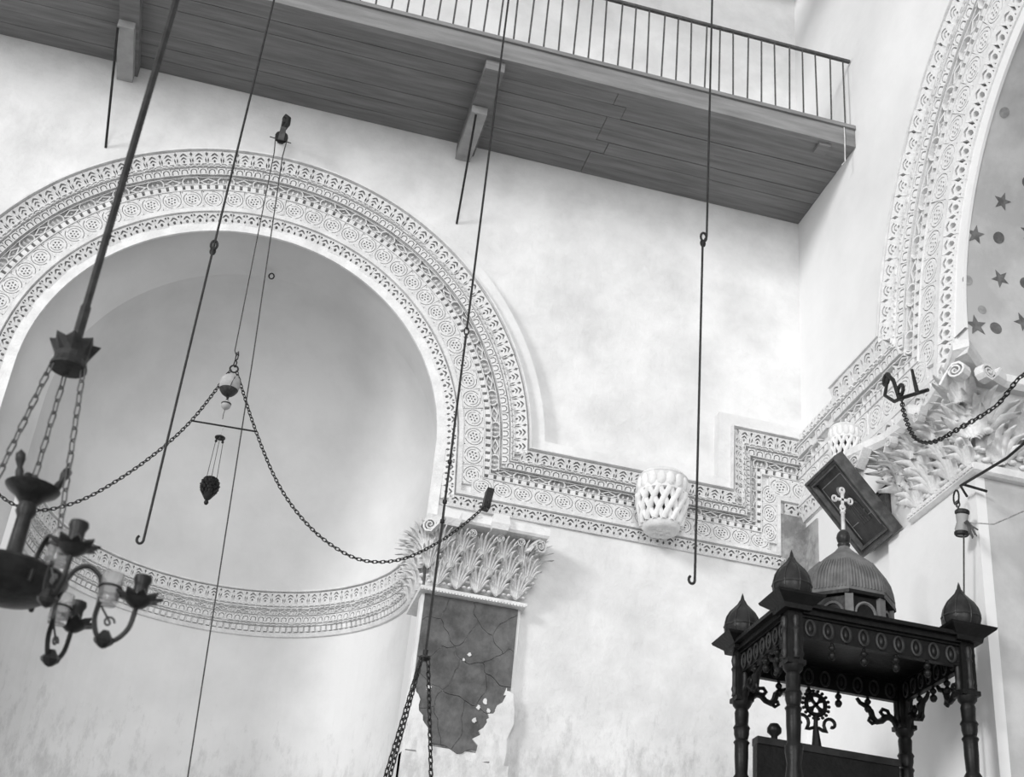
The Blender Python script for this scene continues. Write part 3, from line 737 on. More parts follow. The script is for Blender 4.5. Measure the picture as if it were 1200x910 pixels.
# pulley above the arch, with its two ropes
pu = empty('pulley', (-.27, -.3, 8.55), 'dark pulley block hung above the crown of the left arch', 'pulley')
MB().tube([(-.28, -.02, 8.74), (-.28, -.12, 8.76), (-.28, -.25, 8.77), (-.28, -.30, 8.75)], .018, 8).build('wall_spike', M['iron'], pu)
MB().tube([(-.283, -.3, 8.775), (-.25, -.3, 8.755), (-.247, -.3, 8.70), (-.27, -.3, 8.64), (-.28, -.3, 8.60)], [.02, .022, .02, .02, .016], 8).build('strap', M['iron'], pu)
wh = MB().lathe([(0, -.014), (.05, -.014), (.038, 0), (.05, .014), (0, .014)], 18).xf(Matrix.Translation((-.272, -.3, 8.56)) @ Matrix.Rotation(PI/2, 4, 'X')); wh.build('wheel', M['iron'], pu)
for yy in (-.322, -.278): MB().box((-.272, yy, 8.58), (.045, .008, .13)).build('cheek', M['grey_iron'], pu)
MB().tube([(-.36, -.3, 8.54), (-.19, -.3, 8.525)], .004, 6).build('pin', M['iron'], pu)
tag1(MB().tube([(-.318, YE, 8.57), (-.30, YE, 8.40), (-.262, YE, 6.60), (-.243, YE, 6.56)], .0042, 6).build('pulley_rope', M['rope']), 'thin rope from the pulley down to the ostrich egg ring', 'rope', 'pulley ropes')
tag1(MB().tube([(-.225, YE, 8.57), (-.232, YE, 8.38), (-.13, YE, 6.6), (.02, YE, 3.6)], .0046, 6).build('pulley_rope', M['rope']), 'thin rope from the pulley slanting down past the egg to the bottom', 'rope', 'pulley ropes')

eg = empty('hanging_egg', (ex, YE, 6.2), 'ostrich egg with dark lower cap hung where the two chains meet', 'ornament')
MB().tube([(ex+.028*cos(a), YE, 6.455+.028*sin(a)) for a in [2*PI*i/16 for i in range(16)]], .0065, 6, True).build('ring', M['iron'], eg)
chain_mb([(ex+.002, YE, 6.58), (ex, YE, 6.47)], .05, .024, .006).build('short_chain', M['iron'], eg)
MB().tube([(ex-.01, YE, 6.58), (ex+.004, YE, 6.60), (ex+.01, YE, 6.565)], .006, 6).build('hook', M['iron'], eg)
pr = [(.073*sin(PI*i/16)*(1+.10*cos(PI*i/16)), 6.318+.088*cos(PI*i/16)) for i in range(17)]
pr = [(max(r, 0), z) for r, z in pr]
MB().lathe(pr[:11], 24, (ex-.005, YE, 0)).build('shell', M['egg'], eg, 180)
MB().lathe([(r*1.015, z) for r, z in pr[10:]], 24, (ex-.005, YE, 0)).build('cap', M['egg_dark'], eg, 180)
MB().tube([(ex+.02, YE-.066, 6.36), (ex+.006, YE-.071, 6.30), (ex+.0, YE-.066, 6.25)], .003, 5).build('painted_crack', M['egg_dark'], eg)
MB().lathe([(0, 6.225), (.011, 6.222), (.006, 6.212), (.012, 6.20), (0, 6.198)], 10, (ex, YE, 0)).build('bead', M['brass'], eg, 180)
bl = MB().lathe([(.034*sin(PI*i/10), 6.163+.036*cos(PI*i/10)) for i in range(11)], 18, (ex, YE, 0)); bl.build('ball', M['egg'], eg, 180)
MB().lathe([(.0345, 6.175), (.0355, 6.171), (.0355, 6.167), (.0345, 6.163)], 18, (ex, YE, 0)).build('ball_band', M['egg_dark'], eg)
MB().tube([(ex, YE, 6.128), (ex-.004, YE, 6.09), (ex-.002, YE, 6.05)], .003, 5).build('pendant_wire', M['grey_iron'], eg)
tag1(MB().tube([(-.447, YE, 5.992), (-.002, YE, 6.006)], .0065, 8).build('spreader_bar', M['iron']), 'thin iron spreader bar between the two chains below the egg', 'bar')
la = empty('hanging_lamp', (-.228, YE, 5.46), 'small pinecone shaped hanging lamp on thin wires beneath the spreader bar', 'lamp')
MB().lathe([(0, 5.918), (.02, 5.92), (.036, 5.91), (.036, 5.902), (.014, 5.89), (.0, 5.888)], 16, (-.231, YE, 0)).build('top_disc', M['iron'], la)
MB().tube([(-.225, YE, 5.997), (-.231, YE, 5.915)], .003, 5).build('stem', M['pale_rope'], la)
for k in range(3):
    a = 2*PI*k/3+.5; MB().tube([(-.231+.028*cos(a), YE+.028*sin(a), 5.905), (-.228+.04*cos(a), YE+.04*sin(a), 5.58)], .0026, 5).build('wire', M['grey_iron'], la)
    MB().lathe([(0, .012), (.009, .004), (.009, -.006), (0, -.014)], 8, (-.231+.026*cos(a), YE+.026*sin(a), 5.885)).build('bead', M['iron'], la)
pc = MB()
for j in range(7):
    z = 5.585-.022*j; r = (.040, .052, .056, .054, .046, .034, .02)[j]; n = 10
    for i in range(n):
        a = 2*PI*(i+.5*(j % 2))/n; s_ = .016 if j < 5 else .011
        pc.box((-.228+r*cos(a), YE+r*sin(a), z), (s_, s_, .02), Matrix.Rotation(a, 3, 'Z') @ Matrix.Rotation(.6, 3, 'Y'))
pc.build('pinecone_scales', M['brass'], la)
MB().lathe([(.032, 5.60), (.046, 5.57), (.047, 5.52), (.03, 5.46), (.012, 5.435), (0, 5.43)], 14, (-.228, YE, 0)).build('bowl', M['brass'], la, 60)
MB().lathe([(0, 5.435), (.014, 5.428), (.016, 5.415), (.010, 5.403), (0, 5.40)], 10, (-.228, YE, 0)).build('knob', M['iron'], la, 60)
tag1(MB().tube([(-.132+.020*cos(a), .40, 7.738+.026*sin(a)) for a in [2*PI*i/14 for i in range(14)]], .006, 6, True).build('iron_ring', M['iron']), 'small iron ring fixed in the half dome of the apse', 'ring')

# rope with lamp cap and chains in front of the pilaster
hl = empty('chain_lamp', (1.175, -1.5, 4.2), 'long thin suspension rod with small disc and chains in front of the dark pilaster', 'lamp')
MB().tube([(1.177, -1.5, 12), (1.177, -1.5, 6.42)], .0075, 6).build('rod', M['iron'], hl)
MB().tube([(1.177+.014*cos(a), -1.5, 6.40+.03*sin(a)) for a in [2*PI*i/12 for i in range(12)]], .005, 5, True).build('link', M['iron'], hl)
MB().tube([(1.177, -1.5, 6.38), (1.176, -1.5, 4.24)], .0075, 6).build('lower_rod', M['iron'], hl)
bb = MB()
for z in (5.45, 5.18, 5.05): bb.lathe([(0, .02), (.014, .01), (.014, -.01), (0, -.02)], 8, (1.176, -1.5, z))
bb.build('knot', M['iron'], hl)
MB().lathe([(0, 4.255), (.016, 4.245), (.014, 4.215), (.034, 4.205), (.034, 4.195), (.01, 4.18), (0, 4.18)], 14, (1.175, -1.5, 0)).build('disc', M['iron'], hl)
for dx, dy in ((-.02, -.02), (.02, .0), (-.02, .02)):
    chain_mb([(1.175+dx, -1.5+dy, 4.19), (1.175+dx*6.5, -1.5+dy*6.5, 3.45)], .045, .022, .005).build('chain', M['iron'], hl)
MB().lathe([(.145, 3.46), (.15, 3.45), (.13, 3.38), (.08, 3.33), (0, 3.32)], 18, (1.175, -1.5, 0)).build('lamp_bowl', M['brass'], hl, 60)

# ------------------------------------------------------------------ pierced basket on the cornice
bk = empty('pierced_basket', (2.99, -.2, 5.9), 'white pierced plaster basket bracket projecting from the cornice', 'basket')
def bas(u, w):                               # u angle, w 0 bottom .. 1 top
    r = .125+.055*sin(min(1, w*1.15)*PI/2); z = 5.90+.40*w; c = Vector((2.985, -.20, z)); return c, r
sgn = 14
for s_ in (1, -1):
    for k in range(sgn):
        bb = MB(); pts = []; N = 14
        for i in range(N+1):
            w = .10+.60*i/N; a = 2*PI*(k+.5*0)/sgn+s_*(w-.1)/.60*2*PI*1.5/sgn; c, r = bas(a, w); rr = r+(.004 if s_ > 0 else -.003); pts.append(c+Vector((rr*cos(a), rr*sin(a), 0)))
        bb.tube(pts, .0225, 6, flat=.75); bb.build('lattice_strand', M['stone2'], bk, 60)
c0, r0 = bas(0, 0); c1_, r1_ = bas(0, .72)
MB().lathe([(0, 5.888), (.10, 5.885), (.128, 5.893), (.136, 5.915), (.140, 5.94), (.118, 5.95), (0, 5.95)], 28, (2.985, -.2, 0)).build('base_disc', M['stone'], bk, 60)
bb = MB()
for a, r in [(i*PI/3, .06) for i in range(6)]+[(0, 0)]: bb.dome((2.985+r*cos(a), -.2+r*sin(a)), .024, .024, .012, 8, 2)
bb.v = [Vector((v.x, v.y, 5.888-v.z)) for v in bb.v]; bb.build('base_rosette', M['stone'], bk)
MB().lathe([(.16, 6.17), (.182, 6.18), (.178, 6.30), (.19, 6.31), (.165, 6.34), (.0, 6.35)], 28, (2.985, -.2, 0)).build('collar', M['stone2'], bk, 60)
for k in range(16):
    a = 2*PI*k/16; bb = MB().dome((0, 0), .036, .06, .02, 8, 3); bb.xf(frame((2.985+.178*cos(a), -.2+.178*sin(a), 6.245), (-sin(a), cos(a), 0), (cos(a), sin(a), 0), 1, 1, 1)); bb.build('collar_lobe', M['stone2'], bk, 60)
MB().b2((2.93, -.12, 6.0), (3.04, -.03, 6.2)).build('core_block', M['bare'], bk)
def copy_thing(root, loc, k, label):
    r = root.copy(); COL.objects.link(r); r.location = loc; r.scale = (k, k, k*1.15); r['label'] = label
    for chd in list(root.children):
        c = chd.copy(); COL.objects.link(c); c.parent = r
    return r
bk['group'] = 'plaster basket brackets'
copy_thing(bk, (4.07, -1.0, 6.27), .62, 'white pierced plaster basket bracket on the right wall above the leaning icon')

# ------------------------------------------------------------------ icon and the picture behind it
def picture(name, P00, P10, P11, P01, bar, depth, label, cat, mfr, mpan):
    # corners: bottom-left, bottom-right, top-right, top-left of the front face
    P = [Vector(p) for p in (P00, P10, P11, P01)]; X = (P[1]-P[0]); w = X.length; X.normalize(); Y = (P[3]-P[0]); Y = (Y-X*Y.dot(X)); h = Y.length; Y.normalize(); Z = X.cross(Y)
    e = empty(name, tuple(P[0]), label, cat)
    m = Matrix(((X.x, Y.x, Z.x, P[0].x), (X.y, Y.y, Z.y, P[0].y), (X.z, Y.z, Z.z, P[0].z), (0, 0, 0, 1)))
    prof = [(0, -depth), (0, 0), (.006, .010), (bar*.28, .010), (bar*.34, -.008), (bar*.62, -.012), (bar*.70, .002), (bar*.86, .002), (bar, -.022), (bar, -depth)]
    C = [(0, 0), (w, 0), (w, h), (0, h)]; D = [(1, 1), (-1, 1), (-1, -1), (1, -1)]
    for i in range(4):
        j = (i+1) % 4; vs = [(C[i][0]+D[i][0]*q, C[i][1]+D[i][1]*q, z) for q, z in prof]+[(C[j][0]+D[j][0]*q, C[j][1]+D[j][1]*q, z) for q, z in prof]; n = len(prof)
        MB().add(vs, [(k, n+k, n+k+1, k+1) for k in range(n-1)]).xf(m).build('frame_bar', mfr, e)
    pn = MB().b2((bar*.7, bar*.7, -depth+.005), (w-bar*.7, h-bar*.7, -.026)).xf(m).build('panel', mpan, e)
    MB().b2((.01, .01, -depth-.004), (w-.01, h-.01, -depth+.006)).xf(m).build('backing', mfr, e)
    return e, m, w, h
ic, im, iw, ih = picture('icon_painting', (4.12, -1.09, 5.55), (4.12, -1.545, 5.55), (3.745, -1.545, 6.05), (3.705, -1.09, 6.02), .062, .075, 'dark framed icon painting leaning out from the right wall above the canopy', 'painting', M['frame'], M['panel'])
IZ = -.023
def ink(pts, w, name='painted_line'):
    MB().ribbon(pts, w, IZ, IZ-.002).xf(im).build(name, M['figure'], ic)
x0, x1, y0, y1 = .092, iw-.092, .10, ih-.105
for A in ([(x0, y0), (x0, y1)], [(x0, y1), (x1, y1)], [(x1, y1), (x1, y0)], [(x0, y0+.10), (x1, y0+.10)]): ink(A, .006)
cx, cy = iw*.56, ih*.52
MB().plate(arc(cx-.02, cy+.10, .035, .04, 0, 330, 11), IZ, IZ-.002).xf(im).build('painted_head', M['figure'], ic)
MB().plate([(cx-.07, cy-.16), (cx+.07, cy-.16), (cx+.06, cy-.02), (cx+.02, cy+.055), (cx-.05, cy+.05), (cx-.075, cy-.03)], IZ, IZ-.002).xf(im).build('painted_robe', M['panel'], ic)
for k in range(5): ink([(cx-.05+.025*k, cy-.16), (cx-.055+.026*k, cy-.08), (cx-.04+.018*k, cy-.01+.01*(k % 2)), (cx-.03+.012*k, cy+.04)], .009)
ink(arc(cx-.005, cy-.03, .06, .03, 20, 160, 6), .014); ink(arc(cx+.02, cy-.07, .05, .03, 200, 340, 6), .012)
picture('dark_picture', (4.178, -1.04, 5.62), (4.178, -1.378, 5.62), (4.168, -1.378, 5.985), (4.168, -1.04, 5.985), .03, .015, 'dark carved picture on the right wall mostly hidden behind the leaning icon', 'picture', M['frame'], M['bare'])

# ------------------------------------------------------------------ right capital ironwork
sc_ = empty('iron_scroll', (3.95, -2.1, 6.2), 'wrought iron scroll hook on the right capital holding a chain', 'hook')
Xh = 3.93
def Q(a, z, x=Xh): return (x, -a, z)
MB().tube([Q(1.88+.045*cos(t)*(1-.06*t), 6.47+.045*sin(t)*(1-.06*t)) for t in [i*.45 for i in range(16)]]+[Q(1.85, 6.37), Q(1.97, 6.26), Q(2.05, 6.24), Q(2.27, 6.20, 4.0)], .0125, 6).build('scroll_bar', M['iron'], sc_)
MB().tube([Q(1.90, 6.50), Q(1.97, 6.42), Q(2.01, 6.31), Q(2.03, 6.25)], .014, 6).build('brace', M['iron'], sc_)
MB().tube([Q(2.05+.04*cos(t)*(1-.08*t), 6.30+.04*sin(t)*(1-.08*t)) for t in [-1.5+i*.5 for i in range(12)]], .013, 6).build('curl', M['iron'], sc_)
MB().tube([Q(2.262, 6.33, 3.90), Q(2.256, 6.17, 3.93)], [.010, .016], 6).build('spike', M['iron'], sc_)
c3 = catmull([Q(2.06, 6.24), Q(2.14, 6.06, 3.90), Q(2.32, 5.80, 3.86), Q(2.55, 5.655, 3.84), Q(2.80, 5.62, 3.86), Q(3.05, 5.66, 3.95), Q(3.22, 5.80, 4.05), (4.6, -2.75, 6.1)])
tag1(chain_mb(c3, .04, .024, .0046).build('swag_chain', M['iron']), 'dark chain draped across the leaves of the right capital', 'chain', 'swag chains')
pb = empty('pulley_bracket', (4.18, -2.42, 5.45), 'iron bar bracket with small pulley and frayed rope on the right pier', 'pulley')
MB().tube([(4.14, -2.38, 5.44), (4.06, -2.45, 5.46), (4.05, -2.95, 5.40), (4.05, -3.4, 5.42)], .0085, 6).build('bar', M['iron'], pb)
MB().tube([(4.20, -2.50, 5.43), (4.06, -2.48, 5.455)], .008, 6).build('stay', M['iron'], pb)
MB().tube([(4.05+.0*t, -2.41-.03*cos(t), 5.40+.045*sin(t)) for t in [2*PI*i/12 for i in range(12)]], .006, 6, True).build('shackle', M['iron'], pb)
chain_mb([(4.05, -2.42, 5.37), (4.05, -2.425, 5.30)], .04, .022, .005).build('short_chain', M['grey_iron'], pb)
MB().lathe([(0, .075), (.03, .07), (.036, .04), (.030, .0), (.040, -.04), (.032, -.075), (0, -.08)], 12, (0, 0, 0)).xf(Matrix.Translation((4.05, -2.45, 5.22)) @ Matrix.Rotation(.18, 4, 'X')).build('block', M['pale_beam'], pb, 60)
for dz in (.06, -.065): MB().lathe([(.033, -.016), (.042, -.008), (.042, .008), (.033, .016)], 12).xf(Matrix.Translation((4.05, -2.45-.18*dz, 5.22+dz)) @ Matrix.Rotation(.18, 4, 'X')).build('iron_band', M['iron'], pb)
bb = MB()
for k in range(9):
    bb.tube([(4.04, -2.49-.004*k, 5.20), (4.035, -2.53-.006*k, 5.17-.004*k), (4.03+.005*(k % 3), -2.55-.009*k, 5.10-.012*(k % 4))], .005, 4)
bb.build('rope_tuft', M['grey_iron'], pb)
MB().tube([(4.05, -2.46, 5.15), (4.05, -2.40, 4.70), (4.06, -2.36, 3.4)], .0055, 6).build('rope', M['rope'], pb)
MB().tube([(4.05, -2.50, 5.20), (4.08, -2.72, 5.10), (4.1, -3.05, 5.06)], .0045, 5).build('side_string', M['pale_rope'], pb)

# ------------------------------------------------------------------ throne canopy
cy_ = empty('throne_canopy', (3.41, -2.25, 0), 'black carved wooden throne canopy with onion finials, ribbed dome and toothed wheel emblem', 'canopy')
X0, X1, Y0, Y1 = 2.915, 3.905, -2.60, -1.92
ZE = 4.40
def post(x, y):
    p = MB()
    p.lathe([(.06, 0), (.06, .6), (.04, .62), (.045, .9), (.034, 1.2), (.036, 3.2), (.046, 3.4), (.036, 3.43), (.05, 3.50), (.036, 3.60), (.046, 3.66), (.046, 3.69), (.034, 3.71), (.038, 3.80), (.038, 3.87), (.045, 3.885), (.034, 3.90), (.042, 3.93), (.042, 3.955), (.048, 3.965), (.036, 3.985), (.04, 4.05), (.034, 4.07), (.05, 4.09), (.054, 4.12)], 16, (x, y, 0)).build('post', M['black_wood'], cy_, 35)
    MB().b2((x-.040, y-.040, 4.11), (x+.040, y+.040, ZE)).b2((x-.052, y-.052, 4.11), (x+.052, y+.052, 4.135)).build('post_block', M['black_wood'], cy_)
    for sx, sy in ((-1, 0), (0, -1), (1, 0), (0, 1)):
        MB().lathe([(0, 4.13), (.018, 4.14), (.013, 4.16), (.02, 4.18), (.014, 4.20), (.014, 4.28), (.02, 4.295), (.013, 4.31), (.021, 4.345), (.016, 4.37), (0, 4.38)], 10, (x+sx*.044, y+sy*.044, 0)).build('half_column', M['dark_wood'], cy_, 35)
    loft_block([(x-.075, x+.075, y-.075, y+.075, 4.40), (x-.08, x+.08, y-.08, y+.08, 4.425), (x-.13, x+.13, y-.13, y+.13, 4.465), (x-.135, x+.135, y-.135, y+.135, 4.478), (x-.10, x+.10, y-.10, y+.10, 4.495)]).build('corner_eave', M['black_wood'], cy_)
    pf = [(.06, 4.485), (.09, 4.495), (.103, 4.525), (.105, 4.56), (.095, 4.60), (.075, 4.635), (.048, 4.665), (.026, 4.69), (.014, 4.715), (.007, 4.745), (0, 4.765)]
    fin = MB().lathe(pf, 16, (x, y, 0), 0).build('onion_finial', M['dark_wood'], cy_, 30)
    b_ = MB()
    for k in range(8):
        a = 2*PI*k/8; b_.tube([(x+r*1.01*cos(a), y+r*1.01*sin(a), z) for r, z in pf[1:9]], .0035, 4)
    b_.build('rib_line', M['carved_edge'], fin)
    fin2 = MB().lathe([(.1065, 4.545), (.109, 4.55), (.1065, 4.555)], 16, (x, y, 0)).build('band_line', M['carved_edge'], fin)
for x in (X0, X1):
    for y in (Y0, Y1): post(x, y)
def frieze(a, b_, n):
    a, b_ = Vector(a), Vector(b_); d = (b_-a); L = d.length; d.normalize(); nn = d.cross(Vector((0, 0, 1)))
    f = MB(); R3 = Matrix(((d.x, nn.x, 0), (d.y, nn.y, 0), (0, 0, 1)))
    f.box((a+b_)/2+Vector((0, 0, 4.335)), (L, .035, .13), R3); f.build('frieze_board', M['black_wood'], cy_)
    g = MB().box((a+b_)/2+Vector((0, 0, 4.405)), (L, .10, .03), R3).box((a+b_)/2+Vector((0, 0, 4.43)), (L, .16, .022), R3).box((a+b_)/2+Vector((0, 0, 4.384)), (L, .06, .012), R3); g.build('cornice_board', M['black_wood'], cy_)
    for s_ in (1, -1):
        for k in range(n):
            c = a+d*((k+.5)*L/n)+nn*(s_*.0185)+Vector((0, 0, 4.325))
            pts = [c+d*(.027*cos(t))+Vector((0, 0, .042*sin(t)))+nn*(s_*.004) for t in [2*PI*i/14 for i in range(14)]]
            MB().tube(pts, .0075, 5, True).build('carved_ring', M['carved_edge'], cy_)
            MB().dome((0, 0), .012, .024, .01, 8, 2).xf(frame(c, d, nn*s_, 1, 1, 1)).build('carved_drop', M['dark_wood'], cy_)
    for k in range(1, n//2+1):
        c = a+d*(k*L/(n//2+1)); MB().lathe([(0, 4.275), (.010, 4.272), (.008, 4.262), (.019, 4.248), (.019, 4.238), (.008, 4.225), (.02, 4.212), (.021, 4.198), (.012, 4.183), (0, 4.18)], 10, (c.x, c.y, 0)).build('pendant_drop', M['black_wood'], cy_, 40)
frieze((X0+.04, Y0, 0), (X1-.04, Y0, 0), 9); frieze((X1-.04, Y1, 0), (X0+.04, Y1, 0), 9)
frieze((X0, Y1-.04, 0), (X0, Y0+.04, 0), 7); frieze((X1, Y0+.04, 0), (X1, Y1-.04, 0), 7)
MB().b2((X0-.02, Y0-.02, 4.385), (X1+.02, Y1+.02, 4.425)).build('ceiling_board', M['black_wood'], cy_)
def scroll(o, d, name='scroll_bracket'):
    o = Vector(o); d = Vector(d); up = Vector((0, 0, 1))
    P = [(0, -.17), (.02, -.12), (.045, -.10), (.075, -.105), (.10, -.13), (.13, -.14), (.155, -.12), (.165, -.085), (.19, -.06), (.23, -.045), (.25, -.02)]
    e = MB().tube([o+d*u+up*v for u, v in P], [.016, .02, .022, .02, .018, .018, .02, .02, .016, .014, .012], 6)
    e.tube([o+d*u+up*v for u, v in [(.045, -.10), (.06, -.065), (.09, -.06), (.105, -.08), (.09, -.095)]], .012, 6)
    e.tube([o+d*u+up*v for u, v in [(.13, -.14), (.16, -.155), (.18, -.14), (.17, -.12)]], .011, 6)
    e.build(name, M['black_wood'], cy_, 60)
for (x, y, d) in ((X0, Y1-.06, (0, -1, 0)), (X0, Y0+.06, (0, 1, 0)), (X1, Y1-.06, (0, -1, 0)), (X1, Y0+.06, (0, 1, 0)), (X0+.06, Y1, (1, 0, 0)), (X1-.06, Y1, (-1, 0, 0)), (X0+.06, Y0, (1, 0, 0)), (X1-.06, Y0, (-1, 0, 0))):
    if y < -2.3 and abs(d[0]) > .5: continue
    scroll((x+d[0]*-.02, y+d[1]*-.02, 4.275), d)
# eight sided drum with arches and ribbed dome
DX, DY = 3.40, -2.25
dr = MB().lathe([(.245, 4.41), (.245, 4.625), (.275, 4.63), (.275, 4.65), (.25, 4.655)], 8, (DX, DY, 0), PI/8).build('drum', M['black_wood'], cy_)
for k in range(8):
    a = 2*PI*k/8; ap = .245*cos(PI/8)+.004; c = Vector((DX+ap*cos(a), DY+ap*sin(a), 4.52)); t = Vector((-sin(a), cos(a), 0)); o_ = Vector((cos(a), sin(a), 0))
    MB().tube([c+t*(.06*cos(q))+Vector((0, 0, .07*sin(q))) for q in [PI*i/10 for i in range(11)]], .009, 5).build('drum_arch', M['dome_wood'], cy_)
    a2 = a+PI/8; MB().box((DX+.243*cos(a2), DY+.243*sin(a2), 4.53), (.035, .045, .20), Matrix.Rotation(a2, 3, 'Z')).build('drum_pilaster', M['dome_wood'], cy_)
pd = [(.272, 4.645), (.272, 4.67), (.266, 4.72), (.252, 4.775), (.228, 4.82), (.195, 4.865), (.15, 4.905), (.10, 4.945), (.055, 4.985), (.035, 5.01), (.03, 5.02)]
dm = MB().lathe(pd, 8, (DX, DY, 0), PI/8).build('dome', M['dome_wood'], cy_)
for k in range(8):
    a0_, a1_ = 2*PI*k/8+PI/8, 2*PI*(k+1)/8+PI/8
    for j in range(1, 11):
        f = j/11; pts = []
        for r, z in pd[1:6]:
            p0 = Vector((DX+r*cos(a0_), DY+r*sin(a0_), z)); p1 = Vector((DX+r*cos(a1_), DY+r*sin(a1_), z)); pts.append(p0.lerp(p1, f))
        MB().tube(pts, .0065, 4).build('dome_rib', M['dome_wood'], dm)
cs = MB().lathe([(.032, 5.015), (.038, 5.03), (.03, 5.04), (.036, 5.05), (.042, 5.075), (.036, 5.10), (.02, 5.12), (.0, 5.122)], 14, (DX, DY, 0)).build('finial_ball', M['dark_wood'], cy_, 60)
cs = MB().lathe([(.012, 5.115), (.011, 5.23), (.017, 5.235), (.012, 5.25), (0, 5.255)], 12, (DX, DY, 0)).build('finial_stem', M['white_metal'], cy_, 60)
CZ = 5.32
MB().box((DX, DY, CZ), (.015, .012, .11)).box((DX, DY, CZ), (.09, .012, .015)).build('cross', M['white_metal'], cs)
for dx, dz in ((0, .06), (.05, 0), (-.05, 0), (0, -.052)):
    MB().tube([(DX+dx+.014*cos(t), DY, CZ+dz+.018*sin(t)) for t in [2*PI*i/12 for i in range(12)]], .0065, 6, True).build('cross_loop', M['white_metal'], cs)
# throne back (below the frame) carrying the toothed wheel emblem
tb = cy_
MB().b2((X0+.07, -1.97, .5), (X1-.07, -1.91, 3.88)).build('back_board', M['black_wood'], tb)
MB().b2((X0+.07, -1.98, 3.88), (X1-.07, -1.90, 3.92)).build('top_rail', M['dark_wood'], tb)
ex_, ey_, ez_ = 3.352, -1.94, 4.165
def ring(r, t, name): MB().tube([(ex_+r*cos(q), ey_, ez_+r*sin(q)) for q in [2*PI*i/28 for i in range(28)]], t, 6, True).build(name, M['black_wood'], tb)
ring(.058, .014, 'wheel_rim')
for k in range(18):
    q = 2*PI*k/18; MB().lathe([(0, -.011), (.0105, -.004), (.0105, .004), (0, .011)], 8).xf(Matrix.Translation((ex_+.080*cos(q), ey_, ez_+.080*sin(q)))).build('wheel_tooth', M['black_wood'], tb)
for q in (PI/4, 3*PI/4): MB().box((ex_, ey_, ez_), (.10, .014, .016), Matrix.Rotation(q, 3, 'Y')).build('wheel_cross', M['black_wood'], tb)
for q in range(4):
    t = q*PI/2+PI/4; MB().plate([(.012*cos(t), .012*sin(t)), (.044*cos(t+.38), .044*sin(t+.38)), (.044*cos(t-.38), .044*sin(t-.38))][::-1], .006, -.006).xf(frame((ex_, ey_, ez_), (1, 0, 0), (0, -1, 0), 1, 1, 1)).build('cross_arm', M['black_wood'], tb)
MB().tube([(ex_, ey_, ez_-.06), (ex_-.004, ey_, ez_-.12), (ex_, ey_, 3.92)], [.012, .014, .03], 8).build('wheel_stem', M['black_wood'], tb)
for s_ in (-1, 1):
    MB().tube([(ex_+s_*.01, ey_, 4.035), (ex_+s_*.04, ey_, 4.022)]+[(ex_+s_*(.09+.050*(1-i/18)*sin(-2.6+i*.42)), ey_, 4.062+.050*(1-i/18)*cos(-2.6+i*.42)*1) for i in range(15)], .010, 6).build('base_scroll', M['black_wood'], tb)
MB().lathe([(0, 4.02), (.026, 4.012), (.04, 3.99), (.04, 3.965), (.018, 3.945), (.018, 3.91)], 14, (3.10, -1.94, 0)).build('knob_finial', M['black_wood'], tb, 60)
MB().box((3.41, -2.2, .25), (1.2, 1.0, .5)).build('plinth', M['black_wood'], tb)

# ------------------------------------------------------------------ chandelier
CX, CYY = -.684, -4.5
ch = empty('chandelier', (CX, CYY, 3.0), 'dark metal chandelier with glass cups hung by three chains at the left', 'chandelier')
MB().tube([(CX, CYY, 12), (CX, CYY, 4.12)], .0145, 8).build('rod', M['iron'], ch)
MB().tube([(CX, CYY, 4.24), (CX, CYY, 4.10)], .019, 8).build('rod_ferrule', M['iron'], ch)
def crown_rib(i): return 1.0
bb = MB(); vs = []; n = 16
for (r, z, pt) in ((.0, 4.06, 0), (.03, 4.06, 0), (.082, 4.075, 1), (.080, 4.068, 1), (.060, 4.03, 0), (.058, 4.01, 0), (.066, 3.985, 0), (.066, 3.977, 0), (.0, 3.975, 0)):
    for i in range(n):
        q = 2*PI*i/n; k = (1.10 if i % 2 == 0 else .86) if pt else 1; vs.append((CX+r*k*cos(q), CYY+r*k*sin(q), z+(.012 if pt and i % 2 == 0 else 0)))
bb.add(vs, [(j*n+i, j*n+(i+1) % n, (j+1)*n+(i+1) % n, (j+1)*n+i) for j in range(8) for i in range(n)]).build('crown_cap', M['iron'], ch)
for a in (-.45, 1.75, 3.6):
    chain_mb([(CX+.06*cos(a), CYY+.05*sin(a), 3.975), (CX+.16*cos(a), CYY+.16*sin(a), 3.22)], .058, .022, .0036, .047).build('chain', M['grey_iron'], ch)
MB().lathe([(0, 3.10), (.05, 3.105), (.12, 3.125), (.175, 3.16), (.195, 3.20), (.19, 3.21), (.05, 3.20), (.028, 3.23), (.024, 3.40), (.034, 3.42), (.03, 3.45), (.05, 3.475), (.085, 3.50), (.092, 3.51), (.05, 3.525), (.02, 3.54), (.0, 3.56)], 24, (CX, CYY, 0)).build('body', M['brass'], ch, 45)
for k in range(3):
    a = -.1+2*PI*k/3; MB().lathe([(.012, 0), (.014, .03), (.009, .045), (.017, .07), (.016, .09), (0, .105)], 10).xf(Matrix.Translation((CX+.07*cos(a), CYY+.07*sin(a), 3.505)) @ Matrix.Rotation(.3*cos(a), 4, 'Y') @ Matrix.Rotation(-.3*sin(a), 4, 'X')).build('finial', M['brass'], ch, 60)
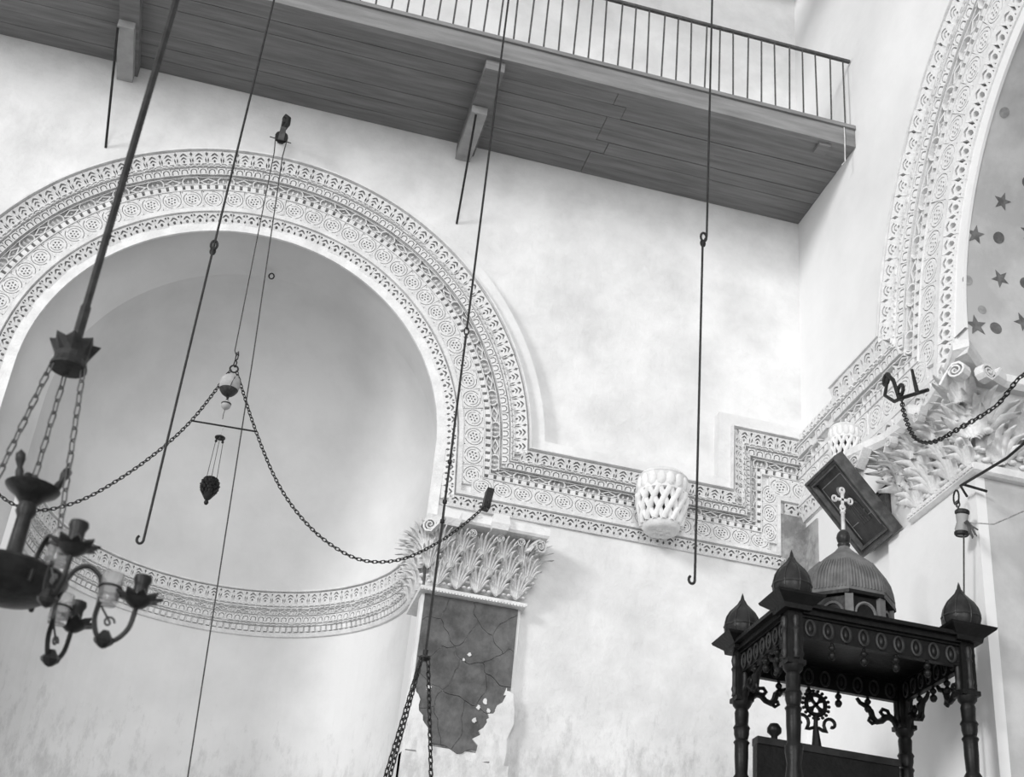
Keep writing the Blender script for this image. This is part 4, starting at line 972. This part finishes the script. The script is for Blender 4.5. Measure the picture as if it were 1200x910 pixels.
for k in range(6):
    a = PI/3*k+.02; d = Vector((cos(a), sin(a), 0)); B = Vector((CX, CYY, 0)); P = lambda r, z, s_=0: B+d*r+Vector((-d.y, d.x, 0))*s_+Vector((0, 0, z))
    ar = MB().tube(catmull([P(.17, 3.14), P(.19, 3.235), P(.235, 3.275), P(.285, 3.245), P(.30, 3.17), P(.30, 3.10), P(.325, 3.045), P(.37, 3.04), P(.41, 3.09), P(.42, 3.17)], 5), .0085, 6).build('arm', M['brass'], ch, 60)
    MB().lathe([(0, .0), (.012, .004), (.03, .018), (.034, .03), (.02, .045), (.01, .06)], 8).xf(Matrix.Translation(P(.345, 3.01)) @ Matrix.Rotation(.25, 4, 'X')).build('leaf_boss', M['brass'], ar)
    pan = MB()
    pan.lathe([(0, 3.168), (.018, 3.172), (.034, 3.185), (.042, 3.197), (.02, 3.205), (.020, 3.235), (.026, 3.25), (.024, 3.262), (0, 3.262)], 12, P(.42, 0))
    pan.v = [P(.42, 3.2)+(v-P(.42, 3.2))*1.2 for v in pan.v]; pan.build('candle_cup', M['brass'], ar, 45)
    for j in range(9):
        q = 2*PI*j/9; MB().plate([(-.013, -.01), (.013, -.01), (.010, .012), (0, .026), (-.010, .012)], .004, -.003).xf(frame(P(.42, 3.195)+Vector((.045*cos(q), .045*sin(q), 0)), (sin(q), -cos(q), 0), (-cos(q)*.3, -sin(q)*.3, 1), 1.25, 1.4, 1.2)).build('drip_leaf', M['brass'], ar)
    MB().lathe([(0, 3.155), (.030, 3.157), (.034, 3.17), (.036, 3.26), (.038, 3.262), (.035, 3.262), (.031, 3.175), (0, 3.168)], 18, P(.325, 0)).build('glass_cup', M['glass'], ar, 50)
    MB().tube([P(.325+.038*cos(t), 3.215, .038*sin(t)) for t in [2*PI*i/16 for i in range(16)]], .004, 5, True).build('cup_ring', M['brass'], ar)
    MB().tube([P(.345+.02*(1-i/14)*cos(i*.6), 3.10+.022*(1-i/14)*sin(i*.6)) for i in range(12)]+[P(.31, 3.15)], .004, 5).build('curl', M['grey_iron'], ar)
